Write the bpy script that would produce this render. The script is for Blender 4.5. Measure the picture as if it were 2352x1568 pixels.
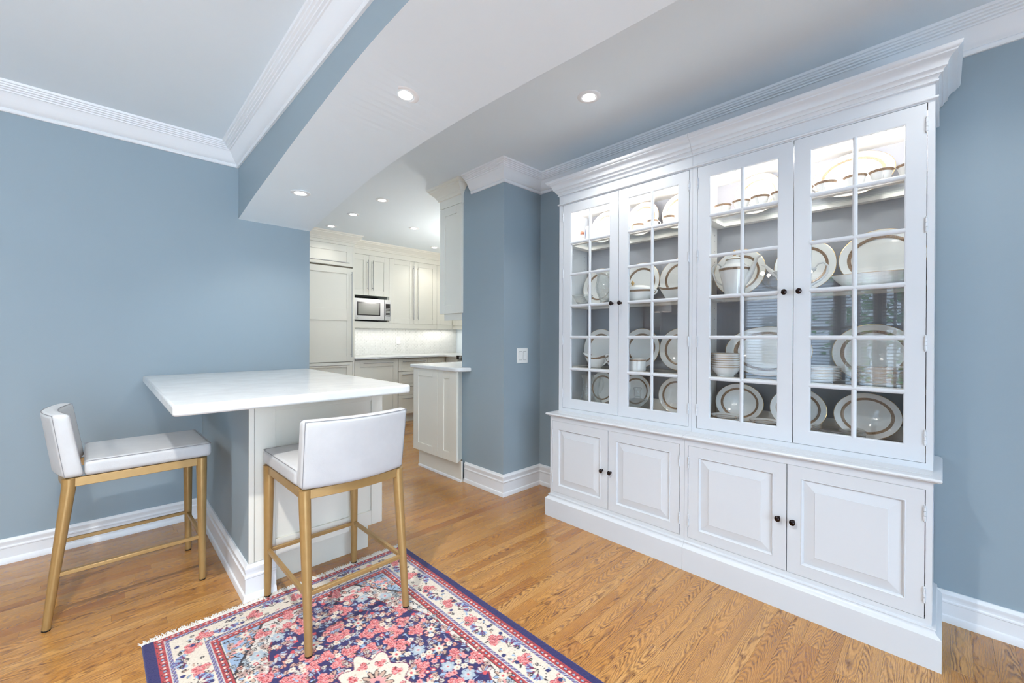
import bpy, bmesh, math, random
import numpy as np
from mathutils import Vector, Matrix
PI = math.pi
random.seed(7)
for o in list(bpy.data.objects): bpy.data.objects.remove(o)
sc = bpy.context.scene
col = sc.collection

# ------------------------------------------------------------------ camera
F_PX, HEAD, PITCH, ROLL, SY = 963.12, 0.798454, -0.00262953, 0.00353474, -5.66
CAMZ = 1.17
fw = Vector((math.cos(HEAD)*math.cos(PITCH), math.sin(HEAD)*math.cos(PITCH), math.sin(PITCH)))
rt = Vector((math.sin(HEAD), -math.cos(HEAD), 0)); up = rt.cross(fw)
r2 = rt*math.cos(ROLL)+up*math.sin(ROLL); u2 = -rt*math.sin(ROLL)+up*math.cos(ROLL)
cd = bpy.data.cameras.new('camera'); cam = bpy.data.objects.new('camera', cd); col.objects.link(cam)
M = Matrix((r2, u2, -fw)).transposed().to_4x4(); M.translation = Vector((0, 0, CAMZ)); cam.matrix_world = M
cd.sensor_width = 36; cd.lens = F_PX/2352*36; cd.shift_y = SY/2352; cd.clip_start = 0.02
sc.camera = cam

# ------------------------------------------------------------------ world, colour, lights
sc.view_settings.view_transform = 'Standard'; sc.view_settings.look = 'None'
sc.view_settings.gamma = 1; sc.view_settings.use_curve_mapping = False
sc.view_settings.exposure = 0.42
w = bpy.data.worlds.new('World'); sc.world = w; w.use_nodes = True
bgn = w.node_tree.nodes['Background']; bgn.inputs[0].default_value = (0.66, 0.82, 1.0, 1); bgn.inputs[1].default_value = 8.6
sc.cycles.transparent_max_bounces = 16
sc.cycles.max_bounces = 10; sc.cycles.diffuse_bounces = 6

def light(name, kind, loc, energy, color=(1, 1, 1), rot=None, size=0.1, sizey=None, spot=None, blend=0.5, portal=False):
    d = bpy.data.lights.new(name, kind); o = bpy.data.objects.new(name, d); col.objects.link(o)
    o.location = loc; d.energy = energy; d.color = color
    if rot: o.rotation_euler = rot
    if kind == 'AREA':
        d.size = size
        if sizey: d.shape = 'RECTANGLE'; d.size_y = sizey
        if portal: d.cycles.is_portal = True
    else: d.shadow_soft_size = size
    if kind == 'SPOT': d.spot_size = spot; d.spot_blend = blend
    return o
DAY = (0.64, 0.81, 1.0); WARM = (1.0, 0.965, 0.91)
K = dict(pot=20, beam=11, kit=9, dine=32, chan=4.5, lamp=4, cab=2.3, under=1.9, kitfill=38)
RX0, RY0 = -3.0, -2.6           # dining room far corners behind the camera
CEIL = 2.45
# daylight through the reflected windows and added unseen openings, plus room lamps
light('window_portal', 'AREA', (RX0-0.02, 1.285, 1.30), 1, DAY, (0, -PI/2, 0), 1.7, 1.97, portal=True)
light('added_kitchen_portal', 'AREA', (-0.62, 4.65, 1.6), 1, DAY, (0, -PI/2, 0), 0.7, 0.8, portal=True)  # portal for an unseen opening added to light the kitchen
for k_ in range(6):
    light('chandelier_bulb', 'POINT', (-1.15+0.24*math.cos(k_*PI/3), 1.25+0.24*math.sin(k_*PI/3), 1.93), K['chan'], (1.0, 0.95, 0.88), None, 0.02)
light('added_kitchen_fill', 'POINT', (3.35, 3.75, 1.73), K['kitfill'], (1.0, 0.96, 0.9), None, 0.10)  # unseen point light added to brighten the kitchen and its ceiling
light('table_lamp_glow', 'POINT', (-1.75, 3.05, 1.70), K['lamp'], (1.0, 0.82, 0.65), None, 0.08)
light('added_window_portal', 'AREA', (-0.3, RY0-0.02, 1.12), 1, DAY, (-PI/2, 0, 0), 2.4, 2.25, portal=True)  # portal for the unseen front window added for more daylight

# ------------------------------------------------------------------ materials
def lin(c): return tuple(((v/255+0.055)/1.055)**2.4 if v/255 > 0.04045 else v/255/12.92 for v in c)+(1,)
class NT:
    def __init__(s, name):
        s.m = bpy.data.materials.new(name); s.m.use_nodes = True; s.t = s.m.node_tree
        s.b = s.t.nodes['Principled BSDF']; s.out = s.t.nodes['Material Output']
    def n(s, typ, **kw):
        x = s.t.nodes.new(typ)
        for k, v in kw.items():
            if k.startswith('i_'):
                key = k[2:]; key = int(key) if key.isdigit() else key
                s.set(x.inputs[key], v)
            else: setattr(x, k, v)
        return x
    def set(s, inp, v):
        if hasattr(v, 'is_output') or isinstance(v, bpy.types.NodeSocket): s.t.links.new(v, inp)
        else: inp.default_value = v
    def math(s, op, a, b=0.0, c=0.0):
        x = s.n('ShaderNodeMath', operation=op); s.set(x.inputs[0], a); s.set(x.inputs[1], b); s.set(x.inputs[2], c); return x.outputs[0]
    def mix(s, f, a, b, mode='MIX'):
        x = s.n('ShaderNodeMix', data_type='RGBA', blend_type=mode); s.set(x.inputs[0], f); s.set(x.inputs[6], a); s.set(x.inputs[7], b); return x.outputs[2]
    def ramp(s, f, stops):
        x = s.n('ShaderNodeValToRGB'); s.set(x.inputs[0], f); e = x.color_ramp.elements
        while len(e) < len(stops): e.new(0.5)
        for i, (p, c) in enumerate(stops): e[i].position = p; e[i].color = c
        return x.outputs[0]
    def bump(s, h, strength=0.3, dist=0.001):
        x = s.n('ShaderNodeBump'); s.set(x.inputs['Strength'], strength); s.set(x.inputs['Distance'], dist); s.set(x.inputs['Height'], h)
        s.t.links.new(x.outputs[0], s.b.inputs['Normal'])
    def base(s, c, rough=0.5, metal=0.0, spec=0.5):
        s.set(s.b.inputs['Base Color'], c); s.set(s.b.inputs['Roughness'], rough); s.b.inputs['Metallic'].default_value = metal
        s.b.inputs['Specular IOR Level'].default_value = spec
    def noise(s, vec, scale, detail=3, rough=0.5, dist=0.0):
        x = s.n('ShaderNodeTexNoise'); s.set(x.inputs['Vector'], vec); x.inputs['Scale'].default_value = scale
        x.inputs['Detail'].default_value = detail; x.inputs['Roughness'].default_value = rough; x.inputs['Distortion'].default_value = dist
        return x.outputs[0]
    def pos(s): return s.n('ShaderNodeNewGeometry').outputs['Position']
    def obj(s): return s.n('ShaderNodeTexCoord').outputs['Object']
    def scale(s, v, sx, sy, sz):
        x = s.n('ShaderNodeMapping'); s.set(x.inputs[0], v); x.inputs['Scale'].default_value = (sx, sy, sz); return x.outputs[0]
def paint(name, rgb, rough=0.5, var=0.03, bumps=0.0, bscale=400, spec=0.4):
    t = NT(name); c = lin(rgb)
    n = t.noise(t.pos(), 3.0, 2)
    d = tuple(v*(1-var) for v in c[:3])+(1,); l = tuple(min(1, v*(1+var)) for v in c[:3])+(1,)
    t.base(t.mix(n, d, l), rough, 0, spec)
    if bumps: t.bump(t.noise(t.pos(), bscale, 2), bumps, 0.0005)
    return t.m
MT = {}
MT['wall'] = paint('blue_wall_paint', (148, 163, 172), 0.55, 0.02, 0.25, 350, 0.3)
MT['ceiling'] = paint('ceiling_paint', (225, 235, 242), 0.7, 0.01, 0.1, 300, 0.2)
MT['trim'] = paint('white_trim_paint', (230, 232, 235), 0.32, 0.01, 0.0)
MT['cab'] = paint('white_cabinet_paint', (208, 212, 217), 0.33, 0.012, 0.08, 120)
MT['interior'] = paint('cabinet_interior_white', (235, 231, 226), 0.45, 0.01)
MT['backpanel'] = paint('cabinet_back_grey', (142, 143, 150), 0.6, 0.02)
MT['cream'] = paint('cream_kitchen_paint', (224, 222, 212), 0.38, 0.012)
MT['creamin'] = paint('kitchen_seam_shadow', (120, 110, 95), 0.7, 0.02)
MT['switch'] = paint('switch_plastic', (238, 238, 235), 0.3, 0.005)
MT['switchdark'] = paint('switch_gap', (120, 120, 122), 0.5, 0.005)
MT['rubber'] = paint('black_rubber', (22, 22, 24), 0.6, 0.05)
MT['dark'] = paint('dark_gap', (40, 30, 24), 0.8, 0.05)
MT['blackplastic'] = paint('black_glossy_plastic', (38, 34, 32), 0.15, 0.02)
MT['button'] = paint('grey_buttons', (190, 190, 185), 0.4, 0.02)
MT['blueprint'] = paint('cobalt_print', (62, 92, 165), 0.2, 0.3)
MT['skin'] = paint('figurine_face', (225, 180, 160), 0.4, 0.02)
MT['hair'] = paint('figurine_hair', (150, 82, 52), 0.4, 0.1)
MT['blind'] = paint('blind_slat', (215, 220, 228), 0.5, 0.02)
MT['linen'] = paint('curtain_linen', (150, 145, 142), 0.9, 0.05)
def metal(name, rgb, rough, aniso=0):
    t = NT(name); n = t.noise(t.scale(t.obj(), 30, 30, 30), 5, 2)
    t.base(lin(rgb), rough, 1.0); t.set(t.b.inputs['Roughness'], t.math('MULTIPLY_ADD', n, 0.12, rough-0.06)); return t.m
t = NT('brushed_steel'); t.base(lin((176, 176, 175)), 0.34, 0.5); MT['steel'] = t.m
MT['pewter'] = metal('dark_pewter', (58, 50, 50), 0.25)
MT['gilt'] = metal('gilt_edge', (205, 168, 112), 0.3)
t = NT('gold_painted_metal'); t.base(lin((176, 138, 84)), 0.36, 0.35, 0.5)
t.set(t.b.inputs['Base Color'], t.mix(t.noise(t.obj(), 40, 3), lin((162, 130, 80)), lin((176, 144, 94)))); MT['brass'] = t.m
# white leatherette
t = NT('white_leatherette'); v = t.obj()
n1 = t.noise(v, 9, 4, 0.6); n2 = t.noise(v, 420, 2)
t.base(t.mix(n1, lin((182, 184, 187)), lin((204, 205, 206))), 0.42); t.bump(t.math('ADD', t.math('MULTIPLY', n1, 1.5), n2), 0.25, 0.0012); MT['leather'] = t.m
MT['seam'] = paint('stitched_seam', (138, 138, 142), 0.7, 0.02)
# china, crystal
t = NT('bone_china'); t.base(lin((240, 240, 238)), 0.08, 0, 0.6); MT['china'] = t.m
t = NT('gilt_patterned_band'); v = t.obj()
vo = t.n('ShaderNodeTexVoronoi'); t.set(vo.inputs['Vector'], v); vo.inputs['Scale'].default_value = 420
t.base(t.mix(t.math('GREATER_THAN', vo.outputs['Distance'], 0.42), lin((98, 76, 66)), lin((160, 132, 104))), 0.3, 0.2); MT['band'] = t.m
def thin_glass(name, tint, boost=1.0, rough=0.0):
    t = NT(name); nt = t.t; nt.nodes.remove(t.b)
    g = t.n('ShaderNodeNewGeometry')
    ior = t.math('MULTIPLY_ADD', g.outputs['Backfacing'], 1/1.5-1.5, 1.5)
    fr = t.n('ShaderNodeFresnel'); t.set(fr.inputs[0], ior)
    f = t.math('MULTIPLY', fr.outputs[0], boost)
    tr = t.n('ShaderNodeBsdfTransparent'); tr.inputs[0].default_value = tint
    gl = t.n('ShaderNodeBsdfGlossy'); gl.inputs['Roughness'].default_value = rough
    mx = t.n('ShaderNodeMixShader'); t.set(mx.inputs[0], f); t.set(mx.inputs[1], tr.outputs[0]); t.set(mx.inputs[2], gl.outputs[0])
    nt.links.new(mx.outputs[0], t.out.inputs[0]); return t.m
MT['glass'] = thin_glass('door_glass', (0.985, 0.99, 0.99, 1))
MT['shelfglass'] = thin_glass('shelf_glass', (0.93, 0.96, 0.95, 1))
def crystal(name, base, boost, bumpy):
    t = NT(name); nt = t.t; nt.nodes.remove(t.b)
    g = t.n('ShaderNodeNewGeometry'); fr = t.n('ShaderNodeFresnel'); t.set(fr.inputs[0], t.math('MULTIPLY_ADD', g.outputs['Backfacing'], 1/1.5-1.5, 1.5))
    f = t.math('MINIMUM', t.math('MULTIPLY_ADD', fr.outputs[0], boost, base), 1.0)
    tr = t.n('ShaderNodeBsdfTransparent'); tr.inputs[0].default_value = (0.97, 0.98, 0.98, 1)
    gl = t.n('ShaderNodeBsdfGlossy'); gl.inputs['Roughness'].default_value = 0.06; di = t.n('ShaderNodeBsdfTranslucent'); di.inputs[0].default_value = (0.9, 0.92, 0.92, 1)
    if bumpy:
        vo = t.n('ShaderNodeTexVoronoi'); t.set(vo.inputs['Vector'], t.obj()); vo.inputs['Scale'].default_value = 85
        bu = t.n('ShaderNodeBump'); bu.inputs['Strength'].default_value = 0.8; bu.inputs['Distance'].default_value = 0.004; t.set(bu.inputs['Height'], vo.outputs['Distance'])
        for x in (gl, di, fr): nt.links.new(bu.outputs[0], x.inputs['Normal'])
    m1 = t.n('ShaderNodeMixShader'); m1.inputs[0].default_value = 0.45; t.set(m1.inputs[1], gl.outputs[0]); t.set(m1.inputs[2], di.outputs[0])
    mx = t.n('ShaderNodeMixShader'); t.set(mx.inputs[0], f); t.set(mx.inputs[1], tr.outputs[0]); t.set(mx.inputs[2], m1.outputs[0])
    nt.links.new(mx.outputs[0], t.out.inputs[0]); return t.m
MT['crystal'] = crystal('cut_crystal', 0.14, 1.6, True)
MT['clear'] = crystal('clear_glass', 0.04, 1.3, False)
def emit(name, c, s):
    t = NT(name); t.base((0.8, 0.8, 0.8, 1), 0.3); t.b.inputs['Emission Color'].default_value = c; t.b.inputs['Emission Strength'].default_value = s; return t.m
MT['lamp'] = emit('lit_lamp_lens', (1.0, 0.97, 0.92, 1), 9.0)
MT['strip'] = emit('lit_strip', (1.0, 0.97, 0.92, 1), 5.0)
MT['shade'] = emit('lit_lamp_shade', (1.0, 0.75, 0.55, 1), 0.12)
# quartz worktop
t = NT('quartz_worktop'); v = t.pos(); n1 = t.noise(v, 9, 4, 0.6, 0.2)
vo = t.n('ShaderNodeTexVoronoi'); t.set(vo.inputs['Vector'], v); vo.inputs['Scale'].default_value = 30
spk = t.math('LESS_THAN', vo.outputs['Distance'], 0.045); msk = t.math('GREATER_THAN', t.noise(v, 5, 2), 0.56)
thr = t.math('MULTIPLY', spk, msk)
c1 = t.mix(t.math('MULTIPLY', t.math('SUBTRACT', n1, 0.35), 1.6), lin((210, 212, 212)), lin((226, 228, 229)))
t.base(t.mix(thr, c1, lin((140, 130, 126))), 0.16, 0, 0.5); MT['quartz'] = t.m
t = NT('backsplash_tile'); v = t.pos(); t.base(t.mix(t.noise(v, 25, 1), lin((226, 226, 222)), lin((240, 240, 237))), 0.2); MT['tile'] = t.m
MT['grout'] = paint('tile_grout', (214, 213, 208), 0.8, 0.02)
# oak strip floor: each board carries a local uv and a random colour
t = NT('oak_boards')
uv = t.n('ShaderNodeUVMap', uv_map='UVMap').outputs[0]; at = t.n('ShaderNodeAttribute', attribute_name='brd')
su = t.n('ShaderNodeSeparateXYZ'); t.set(su.inputs[0], uv); sr = t.n('ShaderNodeSeparateColor'); t.set(sr.inputs[0], at.outputs['Color'])
U, V = su.outputs[0], su.outputs[1]; R1, R2, R3 = sr.outputs[0], sr.outputs[1], sr.outputs[2]
off = t.math('MULTIPLY', t.math('SUBTRACT', R2, 0.5), 0.07)
vv = t.math('ADD', V, off); v2 = t.math('MULTIPLY', vv, vv)
seedv = t.n('ShaderNodeCombineXYZ'); t.set(seedv.inputs[0], t.math('MULTIPLY', U, 4.5)); t.set(seedv.inputs[1], t.math('MULTIPLY', V, 26.0)); t.set(seedv.inputs[2], t.math('MULTIPLY', R1, 37.0))
nz = t.noise(seedv.outputs[0], 1.0, 3, 0.55)
kk = t.math('MULTIPLY', t.math('SUBTRACT', R3, 0.5), 58.0)
ph = t.math('ADD', t.math('ADD', t.math('MULTIPLY', U, kk), t.math('MULTIPLY', v2, 3200.0)), t.math('MULTIPLY', nz, 6.0))
fr_ = t.math('FRACT', ph)
saw = t.math('POWER', t.math('ABSOLUTE', t.math('SUBTRACT', t.math('MULTIPLY', fr_, 2.0), 1.0)), 1.6)
pv = t.n('ShaderNodeCombineXYZ'); t.set(pv.inputs[0], t.math('MULTIPLY', U, 35.0)); t.set(pv.inputs[1], t.math('MULTIPLY', V, 1100.0)); t.set(pv.inputs[2], t.math('MULTIPLY', R2, 51.0))
pore = t.noise(pv.outputs[0], 1.0, 2, 0.6)
poreb = t.n('ShaderNodeMapRange'); t.set(poreb.inputs[0], pore); poreb.inputs[1].default_value = 0.35; poreb.inputs[2].default_value = 0.62
gm = t.math('MULTIPLY', saw, t.math('MULTIPLY_ADD', poreb.outputs[0], 0.55, 0.45))
pl = t.n('ShaderNodeCombineXYZ'); t.set(pl.inputs[0], t.math('MULTIPLY', U, 2.6)); t.set(pl.inputs[1], t.math('MULTIPLY', V, 30.0)); t.set(pl.inputs[2], t.math('MULTIPLY', R3, 29.0))
lowf = t.n('ShaderNodeMapRange'); t.set(lowf.inputs[0], t.noise(pl.outputs[0], 1.0, 2)); lowf.inputs[1].default_value = 0.36; lowf.inputs[2].default_value = 0.60; lowf.inputs[3].default_value = 0.45
gm = t.math('MULTIPLY', gm, lowf.outputs[0])
gm = t.math('ADD', gm, t.math('MULTIPLY', poreb.outputs[0], 0.22))
lo = t.ramp(R1, [(0.0, lin((190, 134, 70))), (0.45, lin((202, 148, 82))), (0.8, lin((208, 158, 94))), (1.0, lin((176, 118, 60)))])
dk = t.mix(R1, lin((76, 36, 12)), lin((92, 48, 18)))
wood = t.mix(gm, lo, dk)
t.base(wood, 0.3, 0, 0.5); t.set(t.b.inputs['Roughness'], t.math('MULTIPLY_ADD', gm, 0.14, 0.20)); t.bump(gm, 0.10, -0.0005)
t.b.inputs['Coat Weight'].default_value = 0.35; t.b.inputs['Coat Roughness'].default_value = 0.14
MT['oak'] = t.m
t = NT('rug_wool'); at = t.n('ShaderNodeAttribute', attribute_name='Col'); nn = t.noise(t.pos(), 600, 2)
t.base(t.mix(t.math('MULTIPLY', nn, 0.3), at.outputs['Color'], lin((60, 50, 60))), 0.95, 0, 0.1)
t.b.inputs['Sheen Weight'].default_value = 0.3; t.bump(nn, 0.6, 0.002); MT['rug'] = t.m
MT['fringe'] = paint('cotton_fringe', (232, 230, 224), 0.95, 0.05)
MT['leaf'] = paint('tree_leaves', (92, 140, 92), 0.7, 0.5)
MT['house'] = paint('neighbour_render', (200, 205, 212), 0.8, 0.05)
MT['picture'] = paint('picture_print', (190, 188, 180), 0.5, 0.3)
MT['frame'] = paint('picture_frame_wood', (120, 95, 75), 0.4, 0.1)

# ------------------------------------------------------------------ mesh helpers
WL = {}
def reg(o, parent):
    col.objects.link(o)
    if parent is not None: o.parent = parent
    return o
def tag(o, label=None, cat=None, group=None, kind=None):
    if label: o['label'] = label
    if cat: o['category'] = cat
    if group: o['group'] = group
    if kind: o['kind'] = kind
    return o
def thing(name, label, cat, loc=(0, 0, 0), rz=0.0, group=None):
    o = bpy.data.objects.new(name, None); col.objects.link(o); o.location = loc; o.rotation_euler = (0, 0, rz)
    o.empty_display_size = 0.05; WL[o] = Vector(loc)
    return tag(o, label, cat, group)
class MB:
    def __init__(s): s.v = []; s.f = []; s.m = []
    def add(s, vs, fs, mi=0):
        b = len(s.v); s.v += [tuple(p) for p in vs]; s.f += [tuple(b+i for i in f) for f in fs]; s.m += [mi]*len(fs); return s
    def box(s, x0, y0, z0, x1, y1, z1, mi=0):
        if x0 > x1: x0, x1 = x1, x0
        if y0 > y1: y0, y1 = y1, y0
        if z0 > z1: z0, z1 = z1, z0
        vs = [(x, y, z) for z in (z0, z1) for y in (y0, y1) for x in (x0, x1)]
        return s.add(vs, [(0, 2, 3, 1), (4, 5, 7, 6), (0, 1, 5, 4), (2, 6, 7, 3), (0, 4, 6, 2), (1, 3, 7, 5)], mi)
    def prism(s, poly, z0, z1, mi=0):
        n = len(poly); vs = [(x, y, z0) for x, y in poly]+[(x, y, z1) for x, y in poly]
        fs = [tuple(range(n))[::-1], tuple(range(n, 2*n))]+[(i, (i+1) % n, n+(i+1) % n, n+i) for i in range(n)]
        return s.add(vs, fs, mi)
    def sweep(s, prof, path, side=1, closed=False, mi=0, caps=True):
        # prof: list of (out, z); path: xy points; out is to the right (side=1) of the path direction
        n = len(path); rings = []
        for i, p in enumerate(path):
            p = Vector(p)
            def nrm(a, b):
                d = (Vector(b)-Vector(a)).normalized(); return Vector((d.y, -d.x))*side
            if closed: n0 = nrm(path[i-1], path[i]); n1 = nrm(path[i], path[(i+1) % n])
            else:
                n0 = nrm(path[i-1], path[i]) if i > 0 else nrm(path[0], path[1])
                n1 = nrm(path[i], path[i+1]) if i < n-1 else n0
            mvec = (n0+n1)/(1+n0.dot(n1)) if (1+n0.dot(n1)) > 1e-6 else n0
            rings.append([(p.x+mvec.x*o, p.y+mvec.y*o, z) for o, z in prof])
        k = len(prof); vs = [q for r in rings for q in r]; fs = []
        rng = range(n) if closed else range(n-1)
        for i in rng:
            j = (i+1) % n
            for a in range(k-1):
                f = (i*k+a, i*k+a+1, j*k+a+1, j*k+a); fs.append(f if side > 0 else f[::-1])
        if caps and not closed:
            fs.append(tuple(range(k))); fs.append(tuple(range((n-1)*k, n*k))[::-1])
        return s.add(vs, fs, mi)
    def lathe(s, prof, n=40, cx=0, cy=0, cz=0, sx=1, sy=1, mi=0, cap=False):
        b = []
        for r, z in prof:
            for i in range(n):
                a = 2*PI*i/n; b.append((cx+r*math.cos(a)*sx, cy+r*math.sin(a)*sy, cz+z))
        fs = [(k*n+i, k*n+(i+1) % n, (k+1)*n+(i+1) % n, (k+1)*n+i) for k in range(len(prof)-1) for i in range(n)]
        if cap: fs += [tuple(range(n))[::-1], tuple(range((len(prof)-1)*n, len(prof)*n))]
        return s.add(b, fs, mi)
    def tube(s, pts, rad, n=10, mi=0, flat=1.0):
        pts = [Vector(p) for p in pts]; R = rad if isinstance(rad, (list, tuple)) else [rad]*len(pts)
        vs = []; up0 = None
        for i, p in enumerate(pts):
            d = (pts[min(i+1, len(pts)-1)]-pts[max(i-1, 0)]).normalized()
            if up0 is None: up0 = Vector((0, 0, 1)) if abs(d.z) < 0.9 else Vector((1, 0, 0))
            a = d.cross(up0).normalized(); b = a.cross(d).normalized(); up0 = b
            for k in range(n):
                t_ = 2*PI*k/n; vs.append(p+a*math.cos(t_)*R[i]+b*math.sin(t_)*R[i]*flat)
        fs = [(i*n+k, i*n+(k+1) % n, (i+1)*n+(k+1) % n, (i+1)*n+k) for i in range(len(pts)-1) for k in range(n)]
        fs += [tuple(range(n))[::-1], tuple(range((len(pts)-1)*n, len(pts)*n))]
        return s.add(vs, fs, mi)
    def grid(s, fn, nu, nv, mi=0, flip=False):
        vs = [fn(i/(nu-1), j/(nv-1)) for i in range(nu) for j in range(nv)]
        fs = []
        for i in range(nu-1):
            for j in range(nv-1):
                f = (i*nv+j, (i+1)*nv+j, (i+1)*nv+j+1, i*nv+j+1); fs.append(f[::-1] if flip else f)
        return s.add(vs, fs, mi)
    def build(s, name, mats, parent=None, world=False, bev=0, seg=2, smooth=None, fix=True):
        me = bpy.data.meshes.new(name)
        vs = s.v
        if parent is not None:
            WLp = WL[parent]
            if world: vs = [(a-WLp.x, b-WLp.y, c-WLp.z) for a, b, c in vs]
        me.from_pydata(vs, [], s.f)
        if not isinstance(mats, (list, tuple)): mats = [mats]
        for m in mats: me.materials.append(MT[m])
        if len(mats) > 1: me.polygons.foreach_set('material_index', s.m)
        if fix:
            bm = bmesh.new(); bm.from_mesh(me); bmesh.ops.recalc_face_normals(bm, faces=bm.faces); bm.to_mesh(me); bm.free()
        if smooth is not None:
            me.polygons.foreach_set('use_smooth', [True]*len(me.polygons)); me.set_sharp_from_angle(angle=math.radians(smooth))
        me.update()
        o = bpy.data.objects.new(name, me); reg(o, parent)
        WL[o] = WL[parent] if parent is not None else Vector((0, 0, 0))
        if bev:
            md = o.modifiers.new('bevel', 'BEVEL'); md.width = bev; md.segments = seg; md.limit_method = 'ANGLE'; md.angle_limit = math.radians(40)
            if smooth is None:
                me.polygons.foreach_set('use_smooth', [True]*len(me.polygons)); me.set_sharp_from_angle(angle=math.radians(30)); md.harden_normals = False
        return o
def dup(root, loc, rot=None, label=None, group=None, cat=None):
    def cp(o, par):
        c = o.copy(); col.objects.link(c); c.parent = par
        for ch in o.children: cp(ch, c)
        return c
    r = cp(root, None); r.location = loc
    if rot is not None: r.rotation_euler = rot
    if label: r['label'] = label
    if group: r['group'] = group
    return r

# ================================================================== SETTING
WY = 3.37; WX = 2.52; BX1, BX2 = 0.661, 1.128
# ---- walls
def wallobj(name, boxes, mat='wall'):
    m = MB()
    for b in boxes: m.box(*b)
    return tag(m.build(name, mat), kind='structure')
wallobj('wall_left', [(RX0, WY, 0, 1.125, WY+0.12, CEIL)])
wallobj('wall_right', [(WX, RY0, 0, WX+0.12, 2.263, CEIL)])
wallobj('wall_column', [(2.12, 2.263, 0, 4.4, 2.765, CEIL)])
# window openings in the wall behind the camera and an added daylight opening in the front wall
WIN = [(0.30, 0.57), (0.61, 1.00), (1.04, 2.27)]
wz0, wz1 = 0.45, 2.15
bx = [(RX0-0.12, RY0, 0, RX0, WY, wz0), (RX0-0.12, RY0, wz1, RX0, WY, CEIL), (RX0-0.12, RY0, wz0, RX0, WIN[0][0], wz1),
      (RX0-0.12, WIN[0][1], wz0, RX0, WIN[1][0], wz1), (RX0-0.12, WIN[1][1], wz0, RX0, WIN[2][0], wz1), (RX0-0.12, WIN[2][1], wz0, RX0, WY, wz1)]
wallobj('wall_back', bx)
wallobj('wall_front', [(RX0, RY0-0.12, 0, -1.5, RY0, CEIL), (0.9, RY0-0.12, 0, WX, RY0, CEIL), (-1.5, RY0-0.12, 2.25, 0.9, RY0, CEIL)])
wallobj('wall_kitchen_back', [(-0.6, 5.78, 0, 4.4, 5.9, CEIL)], 'ceiling')
wallobj('wall_kitchen_right', [(4.30, 2.765, 0, 4.42, 5.78, CEIL)], 'ceiling')
wallobj('wall_kitchen_left', [(-0.7, WY+0.12, 0, -0.6, 4.25, CEIL), (-0.7, 5.05, 0, -0.6, 5.78, CEIL), (-0.7, 4.25, 0, -0.6, 5.05, 1.25), (-0.7, 4.25, 1.95, -0.6, 5.05, CEIL)], 'ceiling')  # wall opening added out of view to let daylight into the kitchen
wallobj('ceiling', [(RX0, RY0, CEIL, 4.42, 5.9, CEIL+0.1)], 'ceiling')
# ---- arched beam
def interp(tab, y):
    for (y0, z0), (y1, z1) in zip(tab, tab[1:]):
        if y0 >= y >= y1:
            t_ = (y0-y)/(y0-y1); return z0+(z1-z0)*t_
    return tab[-1][1]
T1 = [(3.37, 1.977), (3.1, 2.016), (2.885, 2.044), (2.6, 2.075), (2.287, 2.112), (2.046, 2.136), (1.78, 2.160), (1.609, 2.176), (1.457, 2.186), (1.29, 2.190), (1.1, 2.188), (0.6, 2.178), (-0.5, 2.12), (-2.6, 1.98)]
T2 = [(3.37, 1.976), (3.08, 2.022), (2.672, 2.074), (2.422, 2.102), (2.104, 2.124), (1.838, 2.132), (1.513, 2.133), (1.227, 2.126), (0.998, 2.118), (0.809, 2.108), (0.6, 2.102), (-0.5, 2.05), (-2.6, 1.98)]
def smooth_tab(T, y):  # light smoothing
    return sum(interp(T, max(-2.6, min(3.37, y+d)))*wt for d, wt in ((-0.1, .2), (-0.05, .2), (0, .2), (0.05, .2), (0.1, .2)))
ys = [3.37-i*5.97/150 for i in range(151)]
m = MB(); n = len(ys)
Z1 = [smooth_tab(T1, y) if 0 < i < n-1 else interp(T1, y) for i, y in enumerate(ys)]; Z2 = [smooth_tab(T2, y) if 0 < i < n-1 else interp(T2, y) for i, y in enumerate(ys)]
Z1[0] = 1.978; Z2[0] = 1.976
m.add([(BX1, y, z) for y, z in zip(ys, Z1)]+[(BX1, y, CEIL) for y in ys], [(i, i+1, n+i+1, n+i) for i in range(n-1)], 0)
m.add([(BX1, y, z) for y, z in zip(ys, Z1)]+[(BX2, y, z) for y, z in zip(ys, Z2)], [(i, n+i, n+i+1, i+1) for i in range(n-1)], 1)
m.add([(BX2, y, z) for y, z in zip(ys, Z2)]+[(BX2, y, CEIL) for y in ys], [(i, n+i, n+i+1, i+1) for i in range(n-1)], 1)
tag(m.build('wall_beam', ['wall', 'ceiling'], fix=False), kind='structure')
# ---- mouldings
CP = [(0, 2.322), (0.010, 2.322), (0.014, 2.328), (0.014, 2.338), (0.010, 2.343), (0.020, 2.347), (0.030, 2.358), (0.042, 2.378), (0.052, 2.398), (0.060, 2.406), (0.066, 2.407), (0.068, 2.413), (0.078, 2.415), (0.079, 2.421), (0.088, 2.423), (0.090, 2.429), (0.098, 2.431), (0.100, 2.437), (0.108, 2.439), (0.111, 2.4499), (0, 2.4499)]
tag(MB().sweep(CP, [(RX0, WY), (BX1, WY), (BX1, RY0)], 1).build('trim_1', 'trim', smooth=30), kind='structure')
tag(MB().sweep(CP, [(2.12, 2.645), (2.12, 2.263), (WX, 2.263), (WX, RY0)], 1).build('trim_2', 'trim', smooth=30), kind='structure')
def bprof(h):
    s_ = h/0.158
    return [(0, 0), (0.024, 0), (0.024, 0.012), (0.020, 0.026), (0.014, 0.030), (0.014, 0.097*s_), (0.017, 0.101*s_), (0.017, 0.108*s_), (0.012, 0.113*s_), (0.012, 0.125*s_), (0.016, 0.134*s_), (0.016, 0.143*s_), (0.010, 0.150*s_), (0.007, h), (0, h)]
tag(MB().sweep(bprof(0.126), [(RX0, WY), (0.46, WY)], 1).build('baseboard_left', 'trim', smooth=30), kind='structure')
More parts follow.
